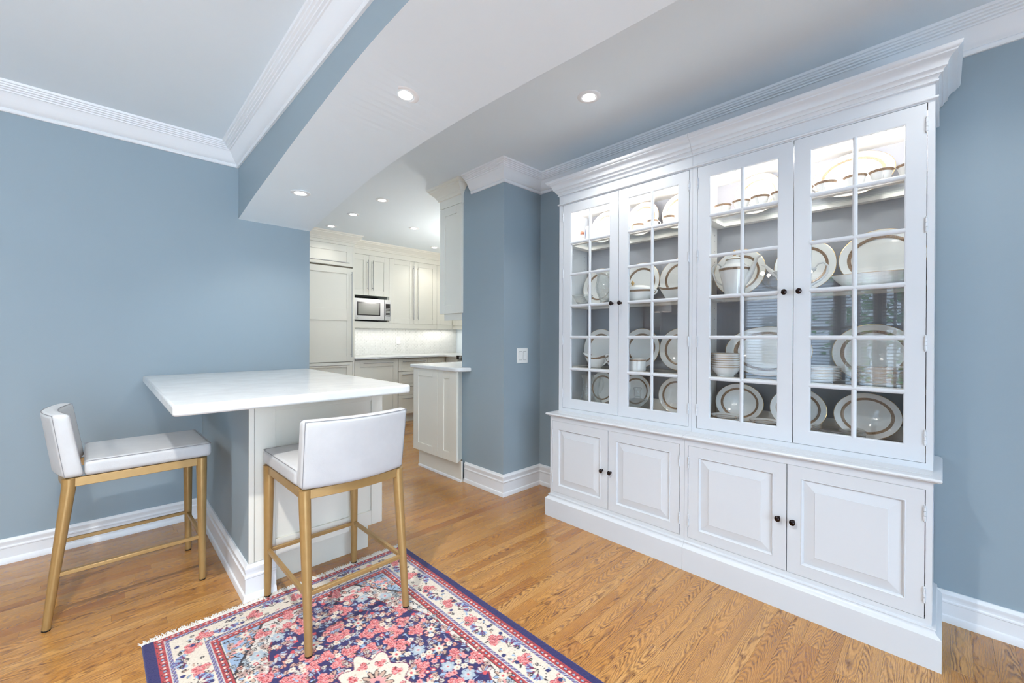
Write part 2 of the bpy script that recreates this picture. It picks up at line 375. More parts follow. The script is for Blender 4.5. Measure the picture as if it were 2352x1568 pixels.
tag(MB().sweep(bprof(0.158), [(2.12, 2.715), (2.12, 2.263), (WX, 2.263), (WX, 1.86)], 1).build('baseboard_column', 'trim', smooth=30), kind='structure')
tag(MB().sweep(bprof(0.126), [(WX, 1.86), (WX, RY0)], 1).build('baseboard_right', 'trim', smooth=30), kind='structure')
# ---- half wall carrying the island
tag(MB().box(0.463, 2.155, 0, 0.482, WY, 0.893).build('wall_island', 'wall'), kind='structure')
tag(MB().sweep(bprof(0.158), [(0.463, WY-0.02), (0.463, 2.155), (0.572, 2.155)], 1).build('baseboard_island', 'trim', smooth=30), kind='structure')

# ---- floor boards
fl = MB().box(RX0, RY0, -0.06, 4.4, 5.9, -0.012).build('floor', 'dark'); tag(fl, kind='structure')
rng = random.Random(3)
BW = 0.0572
boards = []
y = RY0
while y < 5.8:
    x = RX0-rng.random()*0.8
    while x < 4.35:
        L = rng.choice([0.32, 0.45, 0.6, 0.75, 0.9, 1.1])+rng.random()*0.12
        a, b = max(x, RX0), min(x+L, 4.39)
        if b-a > 0.03: boards.append((a, b, y, y+BW, rng.random(), rng.random(), rng.random()))
        x += L
    y += BW
def proj(x, y, z=0.0):
    d = Vector((x, y, z-CAMZ)); D = d.dot(fw)
    if D < 0.15: return None
    return 1176+F_PX*d.dot(r2)/D, 784+SY-F_PX*d.dot(u2)/D, D
def score(b):
    x0, x1, y0, y1 = b[:4]; tot = 0; N = 8
    for i in range(N):
        x_ = x0+(x1-x0)*(i+.5)/N; y_ = (y0+y1)/2
        p = proj(x_, y_)
        if not p or not (0 < p[0] < 2352 and 0 < p[1] < 1568): continue
        if x_ > 2.10 and y_ < 1.84 and y_ > 0: continue
        if 0.10 < x_ < 1.2 and y_ < 2.09 and y_ > 0.35: continue
        if x_ > WX or (x_ > 2.12 and y_ > 2.26): continue
        if y_ > WY and not (1.12 < x_ < 2.1): continue
        if 0.47 < x_ < 1.08 and y_ > 2.24: continue
        tot += (x1-x0)/N*BW/p[2]**3
    return tot
sb = sorted(boards, key=score, reverse=True)
def board_mesh(lst, name):
    g, c, dz = 0.00015, 0.0003, 0.0002
    vs = []; fs = []; uvs = []; cols = []
    for (x0, x1, y0, y1, a, b_, c_) in lst:
        X0, X1, Y0, Y1 = x0+g, x1-g, y0+g, y1-g; k = len(vs); yc = (y0+y1)/2
        vs += [(X0, Y0, -dz), (X1, Y0, -dz), (X1, Y1, -dz), (X0, Y1, -dz), (X0+c, Y0+c, 0), (X1-c, Y0+c, 0), (X1-c, Y1-c, 0), (X0+c, Y1-c, 0),
               (X0, Y0, -0.012), (X1, Y0, -0.012), (X1, Y1, -0.012), (X0, Y1, -0.012)]
        fs += [(k+4, k+5, k+6, k+7)]+[(k+i, k+(i+1) % 4, k+4+(i+1) % 4, k+4+i) for i in range(4)]+[(k+8+i, k+8+(i+1) % 4, k+(i+1) % 4, k+i) for i in range(4)]
        cols += [(a, b_, c_, 1)]*12
    me = bpy.data.meshes.new(name); me.from_pydata(vs, [], fs); me.materials.append(MT['oak'])
    ca = me.color_attributes.new('brd', 'FLOAT_COLOR', 'POINT'); ca.data.foreach_set('color', np.array(cols, dtype=np.float32).ravel())
    uv = me.uv_layers.new(name='UVMap'); li = np.empty(len(me.loops), dtype=np.int32); me.loops.foreach_get('vertex_index', li)
    V_ = np.array(vs); cen = np.repeat(np.array([[b[0], (b[2]+b[3])/2] for b in lst]), 12, axis=0); UVv = V_[:, :2]-cen
    uv.data.foreach_set('uv', UVv[li].astype(np.float32).ravel()); me.update(); return me
for b in sb[:290]:
    o = bpy.data.objects.new('floor_board', board_mesh([b], 'floor_board')); reg(o, fl)
o = bpy.data.objects.new('floor_boards_rest', board_mesh(sb[290:], 'floor_boards_rest')); o.name = 'floor_boards'; reg(o, fl); o['kind'] = 'stuff'

# ---- windows behind the camera (seen as reflections in the cabinet glass)
for i, (a, b) in enumerate(WIN):
    m = MB(); t_ = 0.05
    X0, X1 = RX0-0.10, RX0-0.03
    m.box(X0, a, wz0, X1, a+t_, wz1); m.box(X0, b-t_, wz0, X1, b, wz1); m.box(X0, a, wz0, X1, b, wz0+t_); m.box(X0, a, wz1-t_, X1, b, wz1)
    m.box(X0, (a+b)/2-0.015, wz0, X1, (a+b)/2+0.015, wz1); m.box(X0, a, 1.30, X1, b, 1.34)
    wdw = tag(m.build('window_%d' % (i+1), 'trim'), kind='structure')
    g_ = MB().box(X0+0.02, a+t_, wz0+t_, X0+0.026, b-t_, wz1-t_).build('pane', 'glass', wdw)
    m = MB(); z = wz0+0.04
    while z < wz1-0.03:
        m.add([(RX0-0.035, a+0.01, z-0.008), (RX0+0.012, a+0.01, z+0.008), (RX0+0.012, b-0.01, z+0.008), (RX0-0.035, b-0.01, z-0.008)], [(0, 1, 2, 3)]); z += 0.045
    tag(m.build('blind_slats', 'blind', wdw, fix=False), kind='stuff')
m = MB()
m.box(-1.5, RY0-0.10, 0, -1.44, RY0-0.03, 2.25); m.box(0.84, RY0-0.10, 0, 0.9, RY0-0.03, 2.25); m.box(-1.5, RY0-0.10, 2.19, 0.9, RY0-0.03, 2.25); m.box(-0.33, RY0-0.10, 0, -0.27, RY0-0.03, 2.25)
wd = tag(m.build('window_4', 'trim'), kind='structure')  # unseen window added to bring more daylight into the dining room
MB().box(-1.44, RY0-0.07, 0.0, 0.84, RY0-0.064, 2.19).build('pane', 'glass', wd)

# ================================================================== RECESSED LIGHTS
def pot(x, y, z, label, power, spot=2.3, tilt=0, key='pot', scale=1.0, grp='recessed ceiling lights'):
    o = thing('recessed_light', label, 'light', (x, y, z), 0, grp)
    m = MB().lathe([(0.036, -0.0005), (0.036, -0.004), (0.040, -0.006), (0.056, -0.005), (0.061, -0.002), (0.061, 0.0)], 40, sx=scale, sy=scale)
    m.build('trim_ring', 'trim', o, smooth=40)
    MB().lathe([(0.036, -0.0012), (0.031, -0.0012)], 32, sx=scale, sy=scale).build('baffle', 'switchdark', o, fix=False)
    MB().lathe([(0.0305, -0.001), (0.030, -0.005), (0.022, -0.008), (0.0, -0.009)], 32, sx=scale, sy=scale).build('lens', 'lamp', o, smooth=60)
    if tilt: o.rotation_euler = (0, tilt, 0)
    light('spot', 'SPOT', (x, y, z-0.02), power, WARM, None, 0.03, spot=spot, blend=0.6)
    return o
pot(0.881, 1.535, 2.163, 'round white recessed spotlight, large one in the arched soffit nearest the camera', K['beam'], tilt=0.12)
pot(0.870, 2.769, 2.060, 'round recessed spotlight in the low end of the arched soffit', K['beam'], scale=0.95)
pot(1.843, 1.313, CEIL, 'round recessed spotlight in the flat ceiling in front of the china cabinet', K['pot'])
pot(1.858, 3.645, CEIL, 'recessed spotlight in kitchen ceiling, nearest of the row of three', K['kit'])
pot(1.860, 4.285, CEIL, 'recessed spotlight in kitchen ceiling, middle of the row of three', K['kit'])
pot(1.878, 4.916, CEIL, 'recessed spotlight in kitchen ceiling above the refrigerator crown', K['kit']*0.45)
pot(2.604, 4.324, CEIL, 'lone recessed spotlight in kitchen ceiling left of the hanging cabinet', K['kit'])
pot(3.364, 5.035, CEIL, 'recessed spotlight in kitchen ceiling half beside the hanging cabinet edge', K['kit'])
pot(1.843, -0.15, CEIL, 'recessed spotlight out of view in front of the cabinet', K['pot']*0.55)
pot(-0.21, 0.79, CEIL, 'recessed spotlight out of view above the dining area', K['dine']*4.2)
pot(-1.6, 2.3, CEIL, 'added spotlight out of view near the lamp wall, brightening the island side', K['dine']*1.5)  # added unseen spot that fills the island's blue face with light

# ================================================================== CHINA CABINETS
FX = 2.21      # upper face
BXF = 2.125    # base face


def raised_door(parent, y0, y1, z0, z1, x, knob_y, knob_z, hinge_side):
    """raised-panel door lying in the plane X=x, facing -X; y0<y1"""
    fr = 0.056; bv = 0.041
    m = MB()
    yi0, yi1, zi0, zi1 = y0+fr, y1-fr, z0+fr-0.004, z1-fr
    xb = x+0.018
    def ring(d0, x0_, d1, x1_):
        a = [(x0_, yi0-d0, zi0-d0), (x0_, yi1+d0, zi0-d0), (x0_, yi1+d0, zi1+d0), (x0_, yi0-d0, zi1+d0)]
        b = [(x1_, yi0-d1, zi0-d1), (x1_, yi1+d1, zi0-d1), (x1_, yi1+d1, zi1+d1), (x1_, yi0-d1, zi1+d1)]
        m.add(a+b, [(i, (i+1) % 4, 4+(i+1) % 4, 4+i) for i in range(4)])
    # frame face
    O = [(x, y0, z0), (x, y1, z0), (x, y1, z1), (x, y0, z1)]; I = [(x, yi0-0.006, zi0-0.006), (x, yi1+0.006, zi0-0.006), (x, yi1+0.006, zi1+0.006), (x, yi0-0.006, zi1+0.006)]
    m.add(O+I, [(i, (i+1) % 4, 4+(i+1) % 4, 4+i) for i in range(4)])
    OB = [(xb, y0, z0), (xb, y1, z0), (xb, y1, z1), (xb, y0, z1)]
    m.add(O+OB, [(i, 4+i, 4+(i+1) % 4, (i+1) % 4) for i in range(4)]); m.add(OB, [(0, 3, 2, 1)])
    ring(0.006, x, 0.004, x-0.002); ring(0.004, x-0.002, 0.0, x+0.002); ring(0.0, x+0.002, -0.003, x+0.009)
    d = m.build('door', 'cab', parent, world=True, bev=0)
    # raised field as its own part
    m = MB(); q = 0.003
    A = [(x+0.009, yi0+q, zi0+q), (x+0.009, yi1-q, zi0+q), (x+0.009, yi1-q, zi1-q), (x+0.009, yi0+q, zi1-q)]
    B = [(x+0.0005, yi0+bv, zi0+bv), (x+0.0005, yi1-bv, zi0+bv), (x+0.0005, yi1-bv, zi1-bv), (x+0.0005, yi0+bv, zi1-bv)]
    C = [(x-0.0015, yi0+bv+.002, zi0+bv+.002), (x-0.0015, yi1-bv-.002, zi0+bv+.002), (x-0.0015, yi1-bv-.002, zi1-bv-.002), (x-0.0015, yi0+bv+.002, zi1-bv-.002)]
    m.add(A+B+C, [(i, (i+1) % 4, 4+(i+1) % 4, 4+i) for i in range(4)]+[(4+i, 4+(i+1) % 4, 8+(i+1) % 4, 8+i) for i in range(4)]+[(8, 9, 10, 11)])
    m.build('raised_panel', 'cab', d, world=True)
    knob(d, x, knob_y, knob_z); hy = y0 if hinge_side < 0 else y1
    for hz in (z0+0.085, z1-0.085): hinge(d, x, hy, hz, 0.05)
    return d
def knob(parent, x, y, z):
    m = MB(); prof = [(0.0075, 0.0), (0.0065, 0.003), (0.0045, 0.006), (0.0045, 0.013), (0.008, 0.016), (0.0125, 0.019), (0.0135, 0.022), (0.012, 0.025), (0.009, 0.0255), (0.007, 0.0275), (0.0, 0.029)]
    vs = []; n = 20
    for r, h in prof:
        for i in range(n):
            a = 2*PI*i/n; vs.append((x-h, y+r*math.cos(a)*0.86, z+r*math.sin(a)*1.0))
    m.add(vs, [(k*n+i, k*n+(i+1) % n, (k+1)*n+(i+1) % n, (k+1)*n+i) for k in range(len(prof)-1) for i in range(n)])
    m.build('knob', 'pewter', parent, world=True, smooth=45)
def hinge(parent, x, y, z, h):
    m = MB(); r = 0.0042; seg = 3
    for k in range(seg):
        a = z-h/2+k*h/seg+0.0006; b = z-h/2+(k+1)*h/seg-0.0006
        m.lathe([(0, a), (r, a), (r, b), (0, b)], 10, cx=x-0.002, cy=y)
    m.lathe([(0, z+h/2), (0.0025, z+h/2), (0.003, z+h/2+0.004), (0, z+h/2+0.007)], 10, cx=x-0.002, cy=y)
    m.lathe([(0, z-h/2-0.007), (0.003, z-h/2-0.004), (0.0025, z-h/2), (0, z-h/2)], 10, cx=x-0.002, cy=y)
    m.build('hinge', 'cab', parent, world=True, smooth=40)
BARS = [1.797, 1.5895, 1.382, 1.176, 0.967]
def glass_door(parent, y0, y1, gy0, gy1, knob_y, hinge_side):
    z0, z1, g0, g1, x, th = 0.706, 2.056, 0.764, 2.000, FX, 0.022
    m = MB()
    m.box(x, y0, z0, x+th, gy0, z1); m.box(x, gy1, z0, x+th, y1, z1); m.box(x, gy0, z0, x+th, gy1, g0); m.box(x, gy0, g1, x+th, gy1, z1)
    # sticking bead round the opening
    b = 0.005
    d = m.build('door', 'cab', parent, world=True)
    m = MB()
    def bead(ya, yb, za, zb, ax):   # half-round muntin bar
        prof = [(-0.0085, 0.008), (-0.0085, 0.003), (-0.006, 0.0), (-0.003, -0.002), (0.003, -0.002), (0.006, 0.0), (0.0085, 0.003), (0.0085, 0.008), (0.004, 0.016), (-0.004, 0.016)]
        if ax == 'z':
            c = (ya+yb)/2; vs = [(x+q, c+p, za) for p, q in prof]+[(x+q, c+p, zb) for p, q in prof]
        else:
            c = (za+zb)/2; vs = [(x+q-0.0004, ya, c+p*1.02) for p, q in prof]+[(x+q-0.0004, yb, c+p*1.02) for p, q in prof]
        n = len(prof); mm = MB(); mm.add(vs, [(i, (i+1) % n, n+(i+1) % n, n+i) for i in range(n)]); mm.build('glazing_bar', 'cab', d, world=True, smooth=35)
    gc = (gy0+gy1)/2
    bead(gc, gc, g0, g1, 'z')
    for bz in BARS: bead(gy0, gy1, bz, bz, 'y')
    m = MB()
    fr = [(0, 0.000), (0.0035, 0.001), (0.005, 0.006), (0.005, 0.014)]
    O = [(gy0, g0), (gy1, g0), (gy1, g1), (gy0, g1)]; sg = [(1, 1), (-1, 1), (-1, -1), (1, -1)]
    vs = []
    for off_, dx in fr: vs += [(x+dx, O[i][0]+sg[i][0]*off_, O[i][1]+sg[i][1]*off_) for i in range(4)]
    m.add(vs, [(k*4+i, k*4+(i+1) % 4, (k+1)*4+(i+1) % 4, (k+1)*4+i) for k in range(3) for i in range(4)])
    m.build('glazing_bead', 'cab', d, world=True)
    zs = [g0]+sorted(BARS)+[g1]
    for k in range(6):
        for (a, b_) in ((gy0, gc-0.003), (gc+0.003, gy1)):
            MB().box(x+0.009, a+0.002, zs[k]+0.002, x+0.012, b_-0.002, zs[k+1]-0.002).build('pane', 'glass', d, world=True)
    knob(d, x, knob_y, 1.381)
    hy = y0 if hinge_side < 0 else y1
    for hz in (0.80, 1.155, 1.60, 1.975): hinge(d, x, hy, hz, 0.05)
    return d
def cabinet(y0, y1, outer_hi, outer_lo, label, lower, upper):
    """y0<y1; outer_hi / outer_lo tell whether mouldings return at that end"""
    o = thing('china_cabinet', label, 'cabinet', (2.3, (y0+y1)/2, 0))
    XB = 2.515
    # --- base
    def returns(prof, xf, name, mat='cab'):
        path = []
        if outer_hi: path += [(XB, y1)]
        path += [(xf, y1), (xf, y0)]
        if outer_lo: path += [(XB, y0)]
        return MB().sweep(prof, path, 1).build(name, mat, o, world=True, smooth=30)
    # plinth
    returns([(-0.01, 0.0), (0.025, 0.0), (0.025, 0.112), (0.021, 0.117), (0.014, 0.121), (0.009, 0.128), (0.008, 0.134), (0.011, 0.136), (0.010, 0.140), (0.0, 0.143), (-0.01, 0.143)], BXF, 'plinth')
    # base carcass
    bl = sorted(lower)
    m = MB(); zt = 0.657
    m.box(BXF, y0, 0.02, BXF+0.02, y1, 0.161); m.box(BXF, y0, 0.6275, BXF+0.02, y1, zt)
    m.box(BXF, y0, 0.161, BXF+0.02, bl[0][0]-0.0015, 0.6275); m.box(BXF, bl[1][1]+0.0015, 0.161, BXF+0.02, y1, 0.6275)
    m.box(BXF+0.02, y0, 0.02, XB, y0+0.018, zt); m.box(BXF+0.02, y1-0.018, 0.02, XB, y1, zt)
    m.build('base_carcass', 'cab', o, world=True, bev=0)
    MB().box(BXF+0.019, y0+0.02, 0.14, BXF+0.022, y1-0.02, 0.64).build('base_interior', 'dark', o, world=True)
    # ledge
    returns([(-0.3, 0.655), (0.006, 0.655), (0.009, 0.659), (0.016, 0.661), (0.023, 0.665), (0.025, 0.670), (0.022, 0.676), (0.012, 0.679), (0.004, 0.680), (-0.06, 0.682), (-0.3, 0.682)], BXF, 'ledge')
    MB().box(BXF+0.01, y0+0.001, 0.656, XB, y1-0.001, 0.6815).build('ledge_board', 'cab', o, world=True)
    # doors, base
    for (a, b, ky, hs) in lower: raised_door(o, a+0.001, b-0.001, 0.1625, 0.6265, BXF, ky, 0.386, hs)
    # --- upper
    ul = sorted(upper)
    m = MB(); X = FX
    m.box(X, y0, 0.681, X+0.022, y1, 0.7045); m.box(X, y0, 2.0575, X+0.022, y1, 2.135)
    m.box(X, y0, 0.7045, X+0.022, ul[0][0]-0.0015, 2.0575); m.box(X, ul[1][1]+0.0015, 0.7045, X+0.022, y1, 2.0575)
    m.build('face_frame', 'cab', o, world=True)
    m = MB(); m.box(X+0.022, y0, 0.681, XB-0.008, y0+0.017, 2.135); m.build('side_panel', 'interior' if not outer_lo else 'cab', o, world=True)
    m = MB(); m.box(X+0.022, y1-0.017, 0.681, XB-0.008, y1, 2.135); m.build('side_panel', 'cab' if outer_hi else 'interior', o, world=True)
    MB().box(X+0.022, y0+0.017, 2.035, XB-0.008, y1-0.017, 2.05).build('top_board', 'interior', o, world=True)
    MB().box(X+0.022, y0+0.017, 0.70, XB-0.008, y1-0.017, 0.725).build('bottom_board', 'interior', o, world=True)
    MB().box(XB-0.008, y0, 0.681, XB, y1, 2.135).build('back_panel', 'backpanel', o, world=True)
    MB().box(XB-0.022, y0+0.018, 0.7255, XB-0.0085, y1-0.018, 0.79).build('back_rail', 'interior', o, world=True)
    # shelf pin holes on the side seen
    for hz in (1.75, 1.72, 1.66, 1.60, 1.54, 1.34, 1.28, 1.22, 1.16, 1.10):
        MB().add([(2.47+0.0028*math.cos(k*PI/4), y1-0.0172, hz+0.0028*math.sin(k*PI/4)) for k in range(8)], [tuple(range(8))]).build('pin_hole', 'dark', o, world=True, fix=False)
    # bead + cornice
    returns([(-0.005, 2.0615), (0.004, 2.0615), (0.009, 2.0640), (0.010, 2.0675), (0.009, 2.0710), (0.004, 2.0735), (-0.005, 2.0735)], X, 'frieze_bead')
    returns([(-0.02, 2.123), (0.004, 2.123), (0.009, 2.125), (0.010, 2.129), (0.007, 2.133), (0.010, 2.140), (0.016, 2.146), (0.020, 2.147), (0.020, 2.151), (0.024, 2.158), (0.030, 2.162), (0.032, 2.163), (0.033, 2.172), (0.038, 2.183), (0.046, 2.191), (0.056, 2.196), (0.058, 2.201), (0.063, 2.204), (0.068, 2.210), (0.070, 2.218), (-0.25, 2.218), (-0.25, 2.123)], X, 'cornice')
    for (a, b, g0_, g1_, ky, hs) in upper: glass_door(o, a+0.001, b-0.001, g0_, g1_, ky, hs)
    # shelves: white frame with a glass insert
    for zt in (1.810, 1.394, 0.976):
        m = MB(); xa, xb = X+0.035, XB-0.009; ya, yb = y0+0.0175, y1-0.0175; z0 = zt-0.019
        m.box(xa, ya, z0, xa+0.03, yb, zt); m.box(xb-0.04, ya, z0, xb, yb, zt); m.box(xa+0.03, ya, z0, xb-0.04, ya+0.05, zt); m.box(xa+0.03, yb-0.05, z0, xb-0.04, yb, zt)
        s_ = m.build('shelf', 'interior', o, world=True)
        MB().box(xa+0.03, ya+0.05, zt-0.006, xb-0.04, yb-0.05, zt-0.0005).build('glass_insert', 'shelfglass', s_, world=True)
    # puck lights
    for yy in (y0+(y1-y0)*0.18, y0+(y1-y0)*0.5, y0+(y1-y0)*0.82):
        m = MB().lathe([(0, 0), (0.03, 0), (0.033, 0.004), (0.033, 0.012), (0, 0.012)], 24, cx=2.285, cy=yy, cz=2.0228); m.build('puck_light', ['trim'], o, world=True, smooth=40)
        light('puck', 'POINT', (2.285, yy, 2.008), K['cab']*(0.75 if outer_hi else 1.15), (1.0, 0.96, 0.92), None, 0.02)
    return o
L_low = [(1.369, 1.795, 1.406, 1), (0.941, 1.368, 1.349, -1)]
L_up = [(1.356, 1.780, 1.416, 1.718, 1.396, 1), (0.934, 1.355, 0.991, 1.295, 1.339, -1)]
R_low = [(0.469, 0.897, 0.499, 1), (0.041, 0.468, 0.444, -1)]
R_up = [(0.467, 0.891, 0.525, 0.831, 0.498, 1), (0.043, 0.466, 0.100, 0.407, 0.442, -1)]
cabinet(0.9165, 1.812, True, False, 'white glazed china cabinet, left half of the pair, nearest the blue pillar', L_low, L_up)
cabinet(0.022, 0.9155, False, True, 'white glazed china cabinet, right half of the pair, beside open blue wall', R_low, R_up)

# ================================================================== CHINA AND CRYSTAL
def plate_proto(name, r, oval=1.0, depth=0.018, bandw=0.011, bandr=0.70, label='', cat='plate', loc=(0, 0, 0)):
    """plate lying flat, face up; oval stretches it along local Y"""
    o = thing(name, label, cat, loc)
    r0 = r*0.62
    prof = [(r0*0.92, 0.000), (r0*0.96, 0.0), (r0*0.98, 0.004), (r*0.74, 0.007), (r*0.985, depth-0.002), (r, depth), (r*0.985, depth+0.0015), (r*0.72, 0.0105), (r*0.66, 0.0065), (0.0, 0.006)]
    prof = [(r0*0.0, 0.004), (r0*0.90, 0.004)]+prof
    MB().lathe(prof, 56, sy=oval).build('body', 'china', o, smooth=40)
    def surf(q):   # height of upper face at radius fraction q
        return 0.0105+(depth+0.0015-0.0105)*(q-0.72)/(0.985-0.72)
    a, b = bandr, bandr+bandw/r
    pts = []
    for i in range(4):
        q = a+(b-a)*i/3; z = surf(q) if q > 0.72 else 0.0065+(0.0105-0.0065)*max(0, (q-0.66))/0.06
        pts.append((q*r, z+0.0006))
    MB().lathe(pts, 56, sy=oval).build('patterned_band', 'band', o, smooth=60, fix=False)
    MB().lathe([(r*0.988, depth+0.0018), (r*1.003, depth+0.0008), (r*0.998, depth-0.0008)], 56, sy=oval).build('gilt_edge', 'gilt', o, smooth=60, fix=False)
    return o
def stand(o, y, zs, r, x=2.452, lean=10, yaw=0):
    ln = math.radians(lean)
    o.location = (x, y, zs+r*math.cos(ln)+0.0035); o.rotation_euler = (0, -(PI/2-ln), math.radians(yaw)); return o
PR = plate_proto('dinner_plate', 0.127, bandr=0.66, bandw=0.012, label='x')
PS = plate_proto('display_plate', 0.110, bandr=0.68, bandw=0.010, label='x')
PL = plate_proto('salad_plate', 0.105, bandr=0.70, bandw=0.010, label='x')
OV = plate_proto('oval_platter', 0.101, oval=1.16, bandr=0.69, bandw=0.010, label='x', cat='platter')
OVL = plate_proto('large_oval_platter', 0.129, oval=1.14, bandr=0.70, bandw=0.012, label='x', cat='platter')
OVX = plate_proto('long_oval_platter', 0.127, oval=1.55, bandr=0.70, bandw=0.012, label='x', cat='platter')
OVT = plate_proto('small_oval_platter', 0.104, oval=1.42, bandr=0.70, bandw=0.009, label='x', cat='platter')
used = set()
def put(proto, y, zs, r, label, cat=None, group=None, **kw):
    if proto in used: o = dup(proto, (0, 0, 0), None, label)
    else: o = proto; used.add(proto); o['label'] = label
    if group: o['group'] = group
    return stand(o, y, zs, r, **kw)
S1, S2, S3, S4 = 1.810, 1.394, 0.976, 0.7255
G = 'gilt banded plates standing on edge in the china cabinets'
put(PS, 1.605, S1, 0.110, 'gilt-banded plate standing behind the blue mug on the top shelf', group=G, x=2.455)
put(PS, 1.327, S1, 0.110, 'gilt-banded plate on the top shelf behind two straight cups, left in second door', group=G, x=2.455)
put(PS, 1.085, S1, 0.110, 'gilt-banded plate on the top shelf cut off by the second door\'s right frame', group=G, x=2.455)
put(PS, 0.675, S1, 0.110, 'brightly lit gilt-banded plate on the top shelf of the third door', group=G, x=2.455)
put(OVT, 0.290, S1, 0.104, 'oval gilt-banded platter behind the cups on the top shelf of the fourth door', group=G, x=2.455)
put(PR, 1.648, S2, 0.127, 'gilt-banded dinner plate behind the cut crystal jug', group=G)
put(PR, 1.335, S2, 0.127, 'gilt-banded dinner plate behind the covered dish', group=G)
put(PR, 1.080, S2, 0.127, 'gilt-banded dinner plate behind the gravy boat on the second shelf', group=G)
put(PR, 0.760, S2, 0.127, 'gilt-banded dinner plate standing behind the teapot', group=G)
put(PR, 0.470, S2, 0.127, 'gilt-banded dinner plate standing behind the cream jug', group=G)
put(OVL, 0.190, S2, 0.129, 'large oval platter standing behind the long boat-shaped dish', group=G)
put(PR, 1.640, S3, 0.127, 'gilt-banded dinner plate behind the sauce boat on the third shelf', group=G)
put(PR, 1.333, S3, 0.127, 'gilt-banded dinner plate on third shelf behind the low sugar box', group=G)
put(PR, 1.080, S3, 0.127, 'gilt-banded dinner plate on third shelf at second door\'s right edge', group=G)
put(OVX, 0.630, S3, 0.127, 'long oval platter behind the stack of bowls', group=G)
put(OVL, 0.213, S3, 0.129, 'large oval platter behind the tall plate stack on the third shelf', group=G)
put(PL, 1.612, S4, 0.105, 'smaller plate on the cabinet floor behind the crystal jug', group=G, x=2.44)
put(PL, 1.363, S4, 0.105, 'smaller plate on the cabinet floor behind the square decanter', group=G, x=2.44)
put(PL, 1.100, S4, 0.105, 'smaller plate on the cabinet floor right of the decanter', group=G, x=2.44)
put(OV, 0.752, S4, 0.101, 'small oval platter on the cabinet floor, left in the third door', group=G, x=2.43)
put(OV, 0.490, S4, 0.101, 'small oval platter on the cabinet floor, half behind the frame between third and fourth doors', group=G, x=2.43)
put(OV, 0.232, S4, 0.101, 'small oval platter on the cabinet floor at the far right of the fourth door', group=G, x=2.43)

# ---- flat plate stacks
def stack_plate(name, r, h, mat='china', edge='gilt'):
    o = thing(name, 'x', 'plate', (0, 0, 0))
    MB().lathe([(0, 0.0015), (r*0.58, 0.0015), (r*0.58, 0), (r*0.62, 0), (r*0.66, 0.003), (r*0.985, h-0.002), (r, h), (r*0.98, h+0.001), (r*0.68, 0.0055), (0, 0.0045)], 44).build('body', mat, o, smooth=40)
    if edge: MB().lathe([(r*0.990, h+0.0012), (r*1.002, h+0.0007), (r*1.001, h+0.0001)], 44).build('gilt_edge', edge, o, smooth=60, fix=False)
    if mat == 'china' and r < 0.08: MB().lathe([(r*0.66, 0.0062), (r*0.73, 0.0075)], 44).build('patterned_band', 'band', o, smooth=60, fix=False)
    return o
def stack(proto, x, y, z, n, dz, where, group, thingname='plate'):
    for i in range(n):
        pos = 'topmost' if i == n-1 else ('bottom' if i == 0 else None)
        lab = ('%s %s in %s' % (pos, thingname, where)) if pos else ('%s in the middle of %s' % (thingname, where))
        o = proto if i == 0 else dup(proto, (0, 0, 0))
        o['label'] = lab; o['group'] = group
        o.location = (x+random.uniform(-.001, .001), y+random.uniform(-.0015, .0015), z+i*dz)
stack(stack_plate('stacked_plate', 0.098, 0.015), 2.345, 0.410, S3+0.0002, 9, 0.0068, 'the shorter plate stack on third shelf', 'shorter plate stack on the third shelf', 'gilt-edged plate')
stack(stack_plate('stacked_plate', 0.098, 0.014), 2.345, 0.166, S3+0.0002, 13, 0.0054, 'the taller plate stack on third shelf', 'tall plate stack on the third shelf', 'gilt-edged plate')
stack(stack_plate('saucer', 0.070, 0.014), 2.315, 0.783, S4+0.0002, 5, 0.0085, 'the saucer stack left on cabinet floor', 'left saucer stack on the cabinet floor', 'banded saucer')
stack(stack_plate('saucer', 0.070, 0.014), 2.315, 0.600, S4+0.0002, 5, 0.0078, 'the saucer stack right on cabinet floor', 'right saucer stack on the cabinet floor', 'banded saucer')
stack(stack_plate('glass_plate', 0.096, 0.014, 'clear', None), 2.335, 0.320, S4+0.0002, 5, 0.0085, 'the glass stack on cabinet floor', 'clear glass plates on the cabinet floor', 'clear glass plate')
# bowls
o = thing('cereal_bowl', 'x', 'bowl')
MB().lathe([(0, 0.001), (0.036, 0.001), (0.037, 0), (0.040, 0), (0.040, 0.006), (0.052, 0.016), (0.062, 0.030), (0.068, 0.046), (0.0695, 0.048), (0.067, 0.047), (0.060, 0.031), (0.050, 0.018), (0.036, 0.009), (0, 0.008)], 44).build('body', 'china', o, smooth=40)
MB().lathe([(0.067, 0.0484), (0.0700, 0.0478), (0.0692, 0.0462)], 44).build('gilt_edge', 'gilt', o, smooth=60, fix=False)
stack(o, 2.315, 0.786, S3+0.0002, 7, 0.0118, 'the bowl stack on third shelf', 'nested bowls on the third shelf', 'white bowl')

